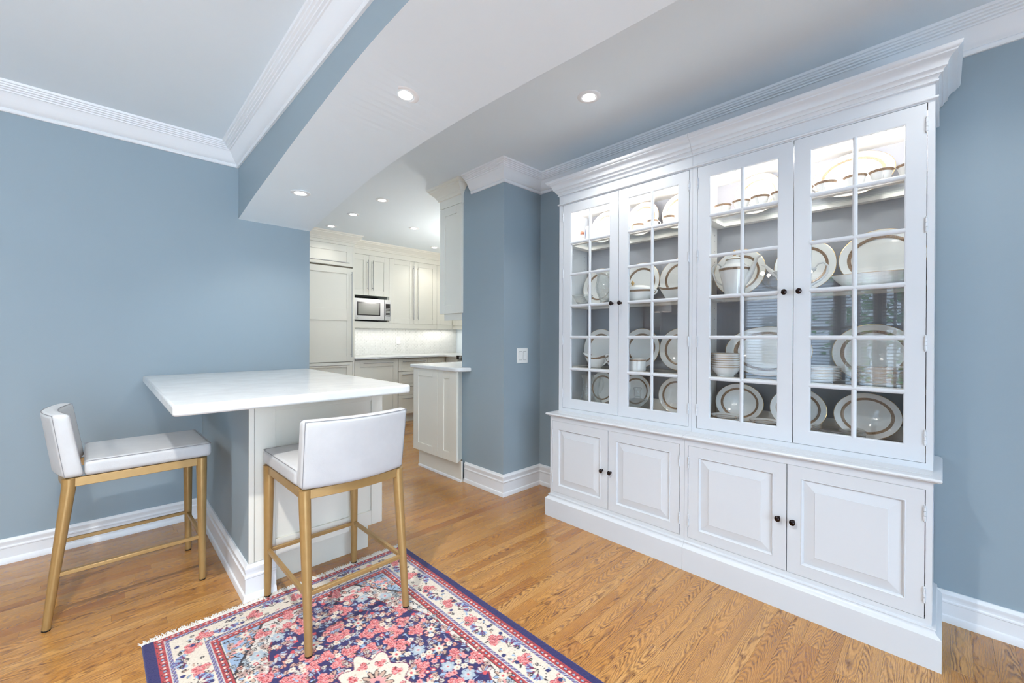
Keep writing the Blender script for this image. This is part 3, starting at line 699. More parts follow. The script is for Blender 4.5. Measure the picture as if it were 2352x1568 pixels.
# ---- cups
def handle(o, y0, z0, z1, out, r=0.0028, mat='china', dirn=-1, n=12):
    pts = []
    for i in range(n+1):
        a = PI/2-PI*i/n
        pts.append((0, y0+dirn*out*math.cos(a), (z0+z1)/2+(z1-z0)/2*math.sin(a)))
    return MB().tube(pts, r, 8).build('handle', mat, o, smooth=60)
def cup(kind, label):
    o = thing('tea_cup', label, 'cup')
    if kind == 'straight': prof = [(0, 0.001), (0.020, 0.001), (0.022, 0), (0.024, 0.002), (0.0265, 0.006), (0.030, 0.010), (0.0315, 0.016), (0.0325, 0.050), (0.0312, 0.050), (0.030, 0.016), (0.022, 0.008), (0, 0.007)]; R, z0, z1 = 0.0329, 0.038, 0.049
    else: prof = [(0, 0.001), (0.018, 0.001), (0.020, 0), (0.022, 0.003), (0.026, 0.010), (0.031, 0.020), (0.034, 0.032), (0.0365, 0.042), (0.0415, 0.050), (0.0402, 0.0503), (0.035, 0.042), (0.0295, 0.020), (0.020, 0.008), (0, 0.007)]; R, z0, z1 = 0.0415, 0.0405, 0.049
    MB().lathe(prof, 36).build('body', 'china', o, smooth=40)
    if kind == 'straight': MB().lathe([(R, z0), (R+0.0001, z1)], 36).build('patterned_band', 'band', o, smooth=60, fix=False)
    else: MB().lathe([(0.0368, z0), (0.0385, 0.0445), (0.0415, z1)], 36).build('patterned_band', 'band', o, smooth=60, fix=False)
    handle(o, -0.031, 0.010, 0.038, 0.018)
    return o
cs = cup('straight', 'straight-sided gilt-banded cup at the left of the second door, top shelf')
cs.location = (2.315, 1.286, S1+0.0002); cs['group'] = 'straight cups on the top shelf'
for yy, xx, rz, lb in ((1.186, 2.30, 0, 'straight-sided gilt-banded cup behind the second door\'s middle glazing bar'), (1.083, 2.29, 0, 'straight-sided gilt-banded cup at the right of the second door, top shelf'), (1.010, 2.36, 0.2, 'straight-sided cup half hidden by the second door\'s right frame')):
    dup(cs, (xx, yy, S1+0.0002), (0, 0, rz), lb)
cb = cup('bell', 'flared gilt-banded cup at the far left of the third door, handle to the front')
cb.location = (2.30, 0.797, S1+0.0002); cb.rotation_euler = (0, 0, -1.2); cb['group'] = 'flared cups on the top shelf'
for xx, yy, rz, lb in ((2.29, 0.706, 0.9, 'flared gilt-banded cup behind the third door\'s middle glazing bar'), (2.285, 0.621, -1.45, 'flared gilt-banded cup with handle to the front, right half of the third door'), (2.285, 0.535, 0.6, 'flared cup cut off by the third door\'s right frame'),
                       (2.29, 0.448, 0.6, 'flared cup just peeping past the fourth door\'s left frame'), (2.285, 0.363, -1.5, 'flared gilt-banded cup with handle to the front, left in the fourth door'), (2.285, 0.262, 1.0, 'flared gilt-banded cup behind the fourth door\'s middle glazing bar'),
                       (2.285, 0.178, -1.35, 'flared gilt-banded cup with handle to the front, right half of the fourth door'), (2.285, 0.093, -0.6, 'flared gilt-banded cup at the far right edge of the fourth door')):
    dup(cb, (xx, yy, S1+0.0002), (0, 0, rz), lb)

# ---- teapot
o = thing('teapot', 'white teapot with gilt band and pointed gilt knob on the second shelf', 'teapot', (2.335, 0.752, S2+0.0002))
MB().lathe([(0, 0.002), (0.040, 0.002), (0.043, 0), (0.047, 0.003), (0.046, 0.010), (0.050, 0.030), (0.058, 0.070), (0.066, 0.105), (0.071, 0.128), (0.072, 0.138), (0.066, 0.146), (0.054, 0.153), (0.045, 0.162), (0.040, 0.178), (0.037, 0.182), (0.034, 0.178), (0, 0.178)], 44).build('body', 'china', o, smooth=50)
MB().lathe([(0.0707, 0.1245), (0.0726, 0.137)], 44).build('patterned_band', 'band', o, smooth=60, fix=False)
MB().lathe([(0.041, 0.183), (0.036, 0.190), (0.022, 0.198), (0.010, 0.203), (0.0, 0.204)], 40).build('lid', 'china', o, smooth=60)
MB().lathe([(0.0415, 0.1825), (0.0415, 0.1845)], 40).build('lid_edge', 'gilt', o, smooth=60, fix=False)
MB().lathe([(0.006, 0.202), (0.008, 0.207), (0.010, 0.214), (0.007, 0.224), (0.003, 0.233), (0, 0.236)], 20).build('lid_knob', 'gilt', o, smooth=60)
MB().tube([(0, -0.040, 0.060), (0, -0.062, 0.085), (0, -0.080, 0.115), (0, -0.092, 0.150), (0, -0.102, 0.178), (0, -0.116, 0.190), (0, -0.124, 0.188)], [0.020, 0.017, 0.0135, 0.010, 0.0075, 0.006, 0.005], 12).build('spout', 'china', o, smooth=60)
MB().tube([(0, 0.058, 0.150), (0, 0.074, 0.168), (0, 0.094, 0.170), (0, 0.106, 0.155), (0, 0.106, 0.125), (0, 0.094, 0.090), (0, 0.074, 0.068), (0, 0.056, 0.060)], [0.006, 0.0052, 0.005, 0.005, 0.005, 0.005, 0.0055, 0.007], 10).build('handle', 'china', o, smooth=60)
# ---- cream jug
o = thing('cream_jug', 'white gilt-banded cream jug with long lip behind the frames of third and fourth doors', 'jug', (2.325, 0.487, S2+0.0002))
MB().lathe([(0, 0.002), (0.034, 0.002), (0.037, 0), (0.040, 0.003), (0.044, 0.020), (0.058, 0.050), (0.070, 0.080), (0.082, 0.090), (0.086, 0.098), (0.083, 0.098), (0.068, 0.082), (0.050, 0.050), (0.030, 0.012), (0, 0.010)], 40, sx=0.72).build('body', 'china', o, smooth=50)
MB().lathe([(0.0705, 0.0805), (0.0825, 0.0905)], 40, sx=0.72).build('patterned_band', 'band', o, smooth=60, fix=False)
MB().tube([(0, 0.060, 0.078), (0, 0.085, 0.093), (0, 0.104, 0.112), (0, 0.122, 0.136), (0, 0.136, 0.139)], [0.016, 0.012, 0.009, 0.006, 0.004], 12).build('spout', 'china', o, smooth=60)
MB().tube([(0, -0.072, 0.092), (0, -0.090, 0.118), (0, -0.112, 0.122), (0, -0.128, 0.104), (0, -0.124, 0.072), (0, -0.102, 0.044), (0, -0.070, 0.024), (0, -0.046, 0.014)], 0.0048, 10).build('handle', 'china', o, smooth=60)
# ---- boat-shaped dishes
def boat(name, label, loc, L, W, H, flare, band, rz=0.0, hook=0.0, handle_=False, cat='dish', foot=0.5):
    o = thing(name, label, cat, loc, rz)
    nu, nv = 41, 12
    def pt(u, v, inset=0.0):
        a = 2*PI*u; r = foot+(1-foot)*(v**0.7); 
        zz = H*v; y = math.cos(a)*(L/2-inset)*r; x = math.sin(a)*(W/2-inset)*r
        lift = hook*max(0, math.cos(a))**3*v**2+hook*0.7*max(0, -math.cos(a))**3*v**2
        if math.cos(a) > 0: y += flare*v**2*max(0, math.cos(a))**4
        return (x, y, zz+lift+(0.003 if inset else 0))
    m = MB(); m.grid(lambda u, v: pt(u, v), nu, nv); m.grid(lambda u, v: pt(u, v, 0.003) if v < 1 else pt(u, 1.0), nu, nv)
    n = 24; b = [pt(i/n, 0) for i in range(n)]; m.add(b, [tuple(range(n))]); b = [(p[0], p[1], p[2]+0.003) for p in b]; m.add(b, [tuple(range(n))[::-1]])
    m.build('body', 'china', o, smooth=50)
    m = MB(); m.grid(lambda u, v: tuple(c*(1.006 if i < 2 else 1.0) for i, c in enumerate(pt(u, 0.80+0.17*v if band else 0.975+0.025*v))), nu, 4); m.build('patterned_band' if band else 'gilt_edge', 'band' if band else 'gilt', o, smooth=60, fix=False)
    if handle_:
        e = pt(0.5, 0.9); f_ = pt(0.5, 0.2)
        MB().tube([(0, e[1]+0.004, e[2]-0.004), (0, e[1]-0.015, e[2]+0.014), (0, e[1]-0.030, e[2]+0.006), (0, e[1]-0.030, e[2]-0.018), (0, f_[1]-0.01, f_[2]+0.006), (0, f_[1]+0.01, f_[2])], 0.0042, 10).build('handle', 'china', o, smooth=60)
    return o
boat('boat_dish', 'long shallow white boat-shaped dish on the second shelf of the fourth door', (2.33, 0.200, S2+0.0002), 0.30, 0.15, 0.052, 0.0, False, hook=0.004, foot=0.62)
boat('gravy_boat', 'white gravy boat with gilt band at the right edge of the second door', (2.33, 1.072, S2+0.0002), 0.150, 0.09, 0.064, 0.018, True, hook=0.022, handle_=True)
boat('gravy_boat', 'white sauce boat with gilt band on the third shelf of the first door', (2.335, 1.600, S3+0.0002), 0.150, 0.09, 0.070, 0.030, True, hook=0.026, handle_=True)
boat('sauce_dish', 'small white dish beside the sauce boat, cut off by the first door\'s frame', (2.36, 1.475, S3+0.0002), 0.11, 0.07, 0.045, 0.01, True, hook=0.02)
# ---- covered dish
o = boat('covered_dish', 'white covered vegetable dish with gilt band on the second shelf', (2.33, 1.300, S2+0.0002), 0.215, 0.14, 0.068, 0.0, True, foot=0.6)
MB().lathe([(0.097, 0.069), (0.094, 0.078), (0.078, 0.088), (0.055, 0.095), (0.030, 0.100), (0.0, 0.102)], 40, sx=0.66, sy=1.0).build('lid', 'china', o, smooth=60)
MB().lathe([(0.006, 0.100), (0.007, 0.108), (0.011, 0.114), (0.008, 0.120), (0.003, 0.128), (0, 0.130)], 20, cy=0.03).build('lid_knob', 'gilt', o, smooth=60)
for sgn in (-1, 1):
    MB().tube([(0, sgn*0.098, 0.058), (0, sgn*0.118, 0.066), (0, sgn*0.130, 0.058), (0, sgn*0.124, 0.044), (0, sgn*0.098, 0.034)], 0.005, 10).build('handle', 'china', o, smooth=60)
# ---- sugar box
o = thing('sugar_box', 'low round white box with gilt band on the third shelf of the second door', 'box', (2.315, 1.291, S3+0.0002))
MB().lathe([(0, 0), (0.050, 0), (0.053, 0.003), (0.053, 0.068), (0.050, 0.070), (0.050, 0.006), (0, 0.006)], 44).build('body', 'china', o, smooth=40)
MB().lathe([(0.0534, 0.058), (0.0534, 0.067)], 44).build('patterned_band', 'band', o, smooth=60, fix=False)
MB().lathe([(0.050, 0.0702), (0.046, 0.073), (0, 0.075)], 44).build('lid', 'china', o, smooth=60)
# ---- crystal
o = thing('crystal_jug', 'tall cut crystal jug on the second shelf of the first door', 'jug', (2.33, 1.520, S2+0.0002))
MB().lathe([(0, 0.004), (0.036, 0.001), (0.042, 0.004), (0.038, 0.012), (0.044, 0.030), (0.062, 0.075), (0.068, 0.110), (0.060, 0.150), (0.056, 0.180), (0.066, 0.204), (0.062, 0.204), (0.051, 0.180), (0.055, 0.150), (0.062, 0.110), (0.056, 0.075), (0.038, 0.034), (0, 0.020)], 20).build('body', 'crystal', o, smooth=12)
MB().tube([(0, -0.058, 0.190), (0, -0.085, 0.190), (0, -0.096, 0.160), (0, -0.085, 0.120), (0, -0.064, 0.100)], 0.006, 8).build('handle', 'clear', o, smooth=60)
o = thing('crystal_bowl', 'small cut crystal bowl left of the crystal jug', 'bowl', (2.31, 1.692, S2+0.0002))
MB().lathe([(0, 0.004), (0.026, 0.001), (0.030, 0.003), (0.045, 0.020), (0.060, 0.040), (0.070, 0.064), (0.066, 0.064), (0.055, 0.040), (0.040, 0.022), (0, 0.012)], 18).build('body', 'crystal', o, smooth=12)
o = thing('crystal_vase', 'waisted crystal vase on the cabinet floor, left in the first door', 'vase', (2.33, 1.662, S4+0.0002))
MB().lathe([(0, 0.004), (0.042, 0.001), (0.050, 0.004), (0.052, 0.030), (0.042, 0.060), (0.030, 0.100), (0.028, 0.130), (0.034, 0.170), (0.044, 0.200), (0.041, 0.200), (0.030, 0.170), (0.024, 0.130), (0.026, 0.100), (0.036, 0.062), (0.044, 0.030), (0, 0.016)], 18).build('body', 'crystal', o, smooth=12)
o = thing('glass_ewer', 'clear glass ewer with looped handle right of the crystal vase', 'jug', (2.325, 1.590, S4+0.0002))
MB().lathe([(0, 0.003), (0.024, 0.0), (0.032, 0.003), (0.038, 0.020), (0.036, 0.040), (0.020, 0.062), (0.014, 0.085), (0.018, 0.120), (0.026, 0.165), (0.032, 0.190), (0.030, 0.190), (0.023, 0.165), (0.015, 0.120), (0.010, 0.085), (0.016, 0.062), (0.030, 0.040), (0.032, 0.020), (0, 0.010)], 28).build('body', 'clear', o, smooth=50)
MB().tube([(0, -0.024, 0.180), (0, -0.045, 0.185), (0, -0.056, 0.160), (0, -0.052, 0.125), (0, -0.034, 0.095), (0, -0.018, 0.085)], 0.005, 8).build('handle', 'clear', o, smooth=60)
o = thing('glass_decanter', 'square glass decanter with fluted stopper on the cabinet floor', 'decanter', (2.31, 1.283, S4+0.0002))
m = MB(); m.box(-0.04, -0.052, 0, 0.04, 0.052, 0.078); m.build('body', 'clear', o, bev=0.008, seg=2)
MB().box(-0.034, -0.046, 0.008, 0.034, 0.046, 0.070).build('inner_wall', 'clear', o)
MB().lathe([(0.030, 0.078), (0.020, 0.086), (0.018, 0.092), (0.0, 0.092)], 20).build('shoulder', 'clear', o, smooth=40)
MB().lathe([(0, 0.094), (0.018, 0.094), (0.020, 0.100), (0.020, 0.132), (0.024, 0.142), (0.022, 0.148), (0, 0.149)], 12).build('stopper', 'crystal', o)
o = thing('wine_glass', 'tall clear wine glass on the top shelf at the first door\'s right edge', 'glass', (2.33, 1.500, S1+0.0002))
MB().lathe([(0, 0.001), (0.034, 0.001), (0.033, 0.003), (0.006, 0.006), (0.003, 0.02), (0.003, 0.060), (0.010, 0.070), (0.028, 0.090), (0.033, 0.115), (0.030, 0.150), (0.029, 0.150), (0.031, 0.115), (0.026, 0.092), (0.006, 0.073), (0, 0.071)], 32).build('body', 'clear', o, smooth=50)
# ---- mug and figurine
o = thing('mug', 'white mug with a blue oval print on the top shelf of the first door', 'mug', (2.30, 1.612, S1+0.0002), 0.0)
MB().lathe([(0, 0.002), (0.036, 0.002), (0.038, 0), (0.041, 0.003), (0.042, 0.008), (0.042, 0.088), (0.040, 0.090), (0.038, 0.088), (0.038, 0.008), (0, 0.006)], 40).build('body', 'china', o, smooth=40)
m = MB(); m.grid(lambda u, v: ((0.0424)*math.cos(PI-0.95+(u-.5)*0.95*math.sqrt(max(0, 1-(2*v-1)**2))), (0.0424)*math.sin(PI-0.95+(u-.5)*0.95*math.sqrt(max(0, 1-(2*v-1)**2))), 0.010+0.070*v), 9, 13)
m.build('blue_print', 'blueprint', o, smooth=60, fix=False)
m = MB(); m.grid(lambda u, v: (0.0427*math.cos(PI-0.95+(u-.5)*0.35*math.sin(PI*v)), 0.0427*math.sin(PI-0.95+(u-.5)*0.35*math.sin(PI*v)), 0.018+0.046*v), 5, 9); m.build('print_motif', 'china', o, smooth=60, fix=False)
handle(o, -0.041, 0.018, 0.070, 0.026, 0.005)
o = thing('figurine', 'small china figurine with brown hair beside the blue mug', 'figurine', (2.30, 1.692, S1+0.0002))
MB().lathe([(0, 0), (0.021, 0), (0.022, 0.004), (0.018, 0.020), (0.012, 0.036), (0.014, 0.044), (0.010, 0.050), (0.005, 0.052), (0, 0.053)], 24).build('robe', 'china', o, smooth=50)
MB().lathe([(0, 0.050), (0.007, 0.053), (0.0105, 0.060), (0.010, 0.068), (0.006, 0.073), (0, 0.074)], 20).build('head', 'skin', o, smooth=60)
m = MB(); m.lathe([(0.0115, 0.056), (0.0122, 0.062), (0.0115, 0.070), (0.007, 0.0755), (0, 0.077)], 20, cx=0.0018); m.build('hair', 'hair', o, smooth=60)
for sgn in (-1, 1): MB().tube([(0, sgn*0.012, 0.044), (-0.006, sgn*0.015, 0.036), (-0.012, sgn*0.006, 0.034)], 0.003, 8).build('arm', 'china', o, smooth=60)

# ================================================================== ISLAND
def slab(name, label, poly, z0, z1, r=0.008, corner=None):
    o = MB().prism(poly, z0, z1).build(name, 'quartz', bev=r, seg=3); tag(o, label, 'worktop'); return o
def rpoly(pts, rad, n=5):
    out = []
    for i, p in enumerate(pts):
        r = rad[i] if isinstance(rad, (list, tuple)) else rad
        p = Vector(p); a = Vector(pts[i-1]); b = Vector(pts[(i+1) % len(pts)])
        if r <= 0: out.append(tuple(p)); continue
        da = (a-p).normalized(); db = (b-p).normalized(); A = p+da*r; B = p+db*r
        for k in range(n+1):
            t_ = k/n; q = A*(1-t_)**2+p*2*t_*(1-t_)+B*t_**2; out.append(tuple(q))
    return out
slab('island_worktop', 'white quartz breakfast bar worktop over the island end', rpoly([(0.170, 1.838), (1.112, 1.862), (1.112, WY-0.001), (0.170, WY-0.001)], [0.02, 0.03, 0, 0]), 0.893, 0.933)
ic = thing('island_cabinet', 'cream panelled island cabinet end under the breakfast bar', 'cabinet', (0.85, 2.7, 0))
MB().box(0.4835, 2.176, 0.152, 1.098, WY-0.001, 0.8925).build('carcass', 'cream', ic, world=True)
def frame_panel(parent, plane, c, a0, a1, z0, z1, fl, fr_, ft, fb, name='panel', mat='cream', th=0.020, rec=0.007, facing=-1):
    """shaker panel: plane 'Y' -> lies at Y=c facing -Y, spans X a0..a1 ; plane 'X' -> at X=c facing -X"""
    m = MB()
    def bx_(a, b, za, zb, d0, d1):
        if plane == 'Y': m.box(a, c+d0, za, b, c+d1, zb)
        else: m.box(c+d0, a, za, c+d1, b, zb)
    bx_(a0, a0+fl, z0, z1, 0, th); bx_(a1-fr_, a1, z0, z1, 0, th); bx_(a0+fl, a1-fr_, z0, z0+fb, 0, th); bx_(a0+fl, a1-fr_, z1-ft, z1, 0, th)
    bx_(a0+fl, a1-fr_, z0+fb, z1-ft, rec, th)
    return m.build(name, mat, parent, world=True, bev=0.0012, seg=1)
def pull_v(parent, plane, c, a, z0, z1, r=0.006, off=0.032):
    m = MB()
    P_ = (lambda a_, d, z: (a_, c-d, z)) if plane == 'Y' else (lambda a_, d, z: (c-d, a_, z))
    m.tube([P_(a, off, z0), P_(a, off, z1)], r, 10)
    for z in (z0+0.03, z1-0.03): m.tube([P_(a, 0, z), P_(a, off, z)], r*0.8, 8)
    return m.build('handle', 'steel', parent, world=True, smooth=40)
def pull_h(parent, plane, c, a0, a1, z, r=0.006, off=0.032):
    m = MB()
    P_ = (lambda a_, d, z_: (a_, c-d, z_)) if plane == 'Y' else (lambda a_, d, z_: (c-d, a_, z_))
    m.tube([P_(a0, off, z), P_(a1, off, z)], r, 10)
    for a in (a0+0.03, a1-0.03): m.tube([P_(a, 0, z), P_(a, off, z)], r*0.8, 8)
    return m.build('handle', 'steel', parent, world=True, smooth=40)
MB().box(0.4632, 2.147, 0.159, 0.4835, 2.1545, 0.892).build('corner_stile', 'cream', ic, world=True)
frame_panel(ic, 'Y', 2.150, 0.4855, 1.100, 0.159, 0.892, 0.085, 0.062, 0.062, 0.075, 'end_panel', th=0.024, rec=0.010)
MB().box(0.575, 2.237, 0.0, 1.060, 2.250, 0.151).build('toe_kick', 'cream', ic, world=True)

# ================================================================== RIGHT PENINSULA
pc = thing('base_cabinet', 'narrow cream base cabinet with two doors against the blue pillar', 'cabinet', (2.3, 3.0, 0))
MB().prism([(2.042, 2.712), (2.125, 2.770), (2.75, 2.770), (2.75, 3.352), (2.042, 3.352)], 0.168, 0.895).build('carcass', 'cream', pc, world=True)
frame_panel(pc, 'X', 2.020, 2.972, 3.356, 0.168, 0.897, 0.077, 0.079, 0.064, 0.068, 'door', rec=0.009)
frame_panel(pc, 'X', 2.020, 2.706, 2.970, 0.168, 0.897, 0.097, 0.081, 0.064, 0.068, 'door', rec=0.009)
MB().prism([(2.0205, 2.7055), (2.119, 2.763), (2.125, 2.768), (2.04, 2.7155)], 0.168, 0.897).build('corner_panel', 'cream', pc, world=True)
MB().box(2.078, 2.716, 0.0, 2.092, 3.350, 0.167).build('toe_kick', 'cream', pc, world=True)
MB().sweep([(0, 0), (0.010, 0), (0.008, 0.014), (0, 0.02)], [(2.078, 3.350), (2.078, 2.716)], 1).build('shoe_mould', 'trim', pc, world=True)
slab('peninsula_worktop', 'short white quartz worktop on the cream cabinet by the pillar', rpoly([(1.995, 2.690), (2.119, 2.640), (2.119, 2.766), (2.80, 2.766), (2.80, 3.385), (1.995, 3.385)], [0.05, 0, 0, 0, 0, 0.02]), 0.898, 0.930)
wc = thing('hanging_cabinet', 'cream hanging cabinet with crown against the left of the blue pillar', 'cabinet', (2.3, 2.9, 1.3))
MB().box(2.121, 2.767, 1.374, 2.46, 3.055, 2.35).build('carcass', 'cream', wc, world=True)
frame_panel(wc, 'X', 2.100, 2.752, 3.058, 1.374, 2.276, 0.07, 0.070, 0.068, 0.070, 'door', rec=0.008)
MB().box(2.098, 2.752, 2.2785, 2.1205, 3.058, 2.36).build('frieze', 'cream', wc, world=True)
KP = [(0, 2.345), (0.012, 2.348), (0.016, 2.362), (0.024, 2.370), (0.026, 2.378), (0.040, 2.392), (0.060, 2.412), (0.068, 2.418), (0.070, 2.428), (0.082, 2.434), (0.086, 2.4495), (0, 2.4495)]
MB().sweep(KP, [(2.45, 3.058), (2.098, 3.058), (2.098, 2.764), (2.1205, 2.764)], 1).build('crown', 'cream', wc, world=True, smooth=30)
MB().box(2.128, 2.767, 1.318, 2.15, 3.03, 1.3735).build('light_valance', 'cream', wc, world=True)

# ================================================================== KITCHEN
FK, UK = 5.18, 5.40
fr = thing('refrigerator_cabinet', 'tall cream panelled built-in refrigerator beside the blue wall', 'refrigerator', (1.8, 5.45, 0))
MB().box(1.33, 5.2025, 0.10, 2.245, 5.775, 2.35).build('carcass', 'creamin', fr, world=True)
MB().box(2.2475, FK, 0.0, 2.270, 5.775, 2.35).build('end_panel', 'cream', fr, world=True)
MB().box(1.31, FK, 0.0, 1.3295, 5.775, 2.35).build('end_panel', 'cream', fr, world=True)
MB().box(1.33, FK, 2.311, 2.2465, 5.202, 2.36).build('frieze', 'cream', fr, world=True)
d = frame_panel(fr, 'Y', FK, 1.335, 2.2455, 2.052, 2.3085, 0.075, 0.074, 0.078, 0.05, 'top_door'); pull_h(d, 'Y', FK, 1.45, 2.19, 2.093)
d = frame_panel(fr, 'Y', FK-0.006, 1.335, 2.2455, 0.868, 2.032, 0.075, 0.074, 0.074, 0.073, 'door', th=0.026); pull_v(d, 'Y', FK-0.006, 2.222, 0.925, 1.985)
MB().box(1.41, FK-0.0062, 1.377, 2.1715, FK+0.004, 1.526).build('mid_rail', 'cream', d, world=True, bev=0.0012)
d = frame_panel(fr, 'Y', FK, 1.335, 2.2455, 0.12, 0.862, 0.075, 0.074, 0.06, 0.073, 'drawer'); pull_h(d, 'Y', FK, 1.45, 2.195, 0.828)
MB().box(1.335, FK+0.05, 0.0, 2.245, FK+0.065, 0.10).build('toe_kick', 'cream', fr, world=True)
MB().sweep(KP, [(1.31, FK), (2.271, FK), (2.271, UK)], 1).build('crown', 'cream', fr, world=True, smooth=30)
# upper run
up1 = thing('wall_cabinet', 'cream wall cabinet with two short doors above the microwave', 'cabinet', (2.57, 5.6, 1.7))
MB().box(2.272, UK+0.021, 1.735, 2.858, 5.775, 2.2775).build('carcass', 'cream', up1, world=True)
for (a, b, l, r_, hx) in ((2.274, 2.5605, 0.075, 0.075, 2.543), (2.5625, 2.857, 0.075, 0.075, 2.613)):
    d = frame_panel(up1, 'Y', UK, a, b, 1.735, 2.276, l, r_, 0.072, 0.074, 'door'); pull_v(d, 'Y', UK, hx, 1.802, 2.208)
MB().box(2.272, UK+0.02, 1.365, 2.285, 5.775, 1.7345).build('niche_side', 'cream', up1, world=True)
MB().box(2.845, UK+0.02, 1.385, 2.858, 5.775, 1.7345).build('niche_side', 'cream', up1, world=True)
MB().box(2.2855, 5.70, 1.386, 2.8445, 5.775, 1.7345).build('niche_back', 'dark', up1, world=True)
MB().box(2.272, UK, 1.302, 2.859, UK+0.30, 1.386).build('niche_base', 'cream', up1, world=True)
up2 = thing('wall_cabinet', 'tall cream wall cabinet with a pair of doors right of the microwave', 'cabinet', (3.25, 5.6, 1.4))
MB().box(2.861, UK+0.021, 1.345, 3.6515, 5.775, 2.2775).build('carcass', 'cream', up2, world=True)
for (a, b, hx) in ((2.861, 3.256, 3.237), (3.258, 3.6515, 3.314)):
    d = frame_panel(up2, 'Y', UK, a, b, 1.368, 2.276, 0.075, 0.075, 0.070, 0.074, 'door'); pull_v(d, 'Y', UK, hx, 1.427, 2.209)
MB().box(2.861, UK, 1.302, 3.6515, UK+0.02, 1.366).build('light_valance', 'cream', up2, world=True)
up3 = thing('wall_cabinet', 'cream corner wall cabinet partly hidden behind the hanging cabinet', 'cabinet', (4.0, 5.5, 1.4))
MB().box(3.654, UK+0.021, 1.345, 4.29, 5.775, 2.2775).build('carcass', 'cream', up3, world=True)
d = frame_panel(up3, 'Y', UK, 3.654, 3.945, 1.368, 2.276, 0.06, 0.03, 0.07, 0.074, 'door')
MB().box(3.654, UK, 1.302, 3.945, UK+0.02, 1.366).build('light_valance', 'cream', up3, world=True)
MB().box(3.97, 4.2, 1.302, 4.29, UK+0.02, 2.2775).build('side_carcass', 'cream', up3, world=True)
d = frame_panel(up3, 'X', 3.95, 4.6, 5.395, 1.368, 2.276, 0.06, 0.06, 0.07, 0.074, 'door')
ft = MB().box(2.2715, UK-0.004, 2.2785, 3.97, UK+0.02, 2.36).build('kitchen_cornice', 'cream'); tag(ft, 'cream frieze and crown running above the kitchen wall cabinets', 'cornice')
WL[ft] = Vector((0, 0, 0)); MB().sweep(KP, [(2.2715, UK-0.004), (3.95, UK-0.004), (3.95, 3.4)], 1).build('crown', 'cream', ft, smooth=30)
# microwave
mw = thing('microwave', 'steel microwave oven in the niche under the short doors', 'microwave', (2.57, 5.5, 1.40))
MB().box(2.290, 5.385, 1.404, 2.843, 5.69, 1.690).build('case', 'steel', mw, world=True, bev=0.004)
MB().box(2.290, 5.368, 1.404, 2.770, 5.3845, 1.690).build('door', 'steel', mw, world=True, bev=0.003)
MB().box(2.383, 5.3655, 1.462, 2.712, 5.3678, 1.642).build('window_surround', 'blackplastic', mw, world=True)
t = NT('microwave_window'); t.base(lin((118, 118, 110)), 0.25); MT['mwin'] = t.m
MB().box(2.400, 5.3645, 1.476, 2.696, 5.3653, 1.628).build('window', 'mwin', mw, world=True)
MB().box(2.773, 5.368, 1.404, 2.868, 5.3845, 1.690).build('control_side', 'steel', mw, world=True, bev=0.003)
cp = MB().box(2.791, 5.3655, 1.462, 2.856, 5.3678, 1.635).build('control_panel', 'blackplastic', mw, world=True)
for r_ in range(6):
    for c_ in range(3):
        MB().box(2.796+c_*0.0195, 5.3645, 1.470+r_*0.0195, 2.811+c_*0.0195, 5.3656, 1.480+r_*0.0195).build('button', 'button', cp, world=True)
bd = MB().lathe([(0, 0), (0.008, 0), (0.008, 0.002), (0, 0.002)], 16).build('badge', 'switchdark', mw)
bd.location = (2.385-2.57, 5.367-5.5, 1.427-1.40); bd.rotation_euler = (PI/2, 0, 0)
# base run
bc = thing('base_cabinet', 'cream panelled dishwasher front under the kitchen worktop', 'cabinet', (2.58, 5.45, 0))
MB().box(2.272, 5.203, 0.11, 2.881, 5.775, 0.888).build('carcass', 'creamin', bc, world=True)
d = frame_panel(bc, 'Y', FK, 2.276, 2.877, 0.115, 0.879, 0.07, 0.07, 0.09, 0.07, 'door'); pull_h(d, 'Y', FK, 2.38, 2.79, 0.838)
MB().box(2.272, FK+0.05, 0, 2.881, FK+0.062, 0.108).build('toe_kick', 'cream', bc, world=True)
bd_ = thing('drawer_cabinet', 'cream stack of four drawers right of the dishwasher front', 'cabinet', (3.12, 5.45, 0))
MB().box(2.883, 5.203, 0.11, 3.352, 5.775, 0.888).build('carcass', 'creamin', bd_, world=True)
for (za, zb) in ((0.706, 0.879), (0.536, 0.702), (0.374, 0.532), (0.115, 0.370)):
    d = frame_panel(bd_, 'Y', FK, 2.887, 3.350, za, zb, 0.05, 0.05, 0.045, 0.04, 'drawer'); pull_h(d, 'Y', FK, 2.935, 3.300, zb-0.038)
MB().box(2.883, FK+0.05, 0, 3.352, FK+0.062, 0.108).build('toe_kick', 'cream', bd_, world=True)
bd2 = thing('base_cabinet', 'cream corner base cabinet at the kitchen worktop\'s bend', 'cabinet', (3.7, 5.45, 0))
MB().box(3.354, 5.203, 0.11, 4.29, 5.775, 0.888).build('carcass', 'cream', bd2, world=True)
frame_panel(bd2, 'Y', FK, 3.354, 3.655, 0.115, 0.879, 0.06, 0.06, 0.06, 0.06, 'door')
MB().box(3.354, FK+0.05, 0, 3.70, FK+0.062, 0.108).build('toe_kick', 'cream', bd2, world=True)
MB().box(3.68, 4.90, 0.11, 4.29, 5.20, 0.888).build('side_carcass', 'cream', bd2, world=True)
o = MB().prism([(2.272, 5.135), (3.615, 5.135), (3.615, 4.85), (4.295, 4.85), (4.295, 5.777), (2.272, 5.777)], 0.889, 0.917).build('kitchen_worktop', 'quartz', bev=0.004); tag(o, 'pale quartz worktop along the far kitchen wall, turning at the corner', 'worktop')
rg = thing('cooker', 'corner of a steel range cooker at the end of the far worktop', 'cooker', (3.95, 4.5, 0))
MB().box(3.63, 4.10, 0.05, 4.28, 4.845, 0.905).build('body', 'steel', rg, world=True, bev=0.004)
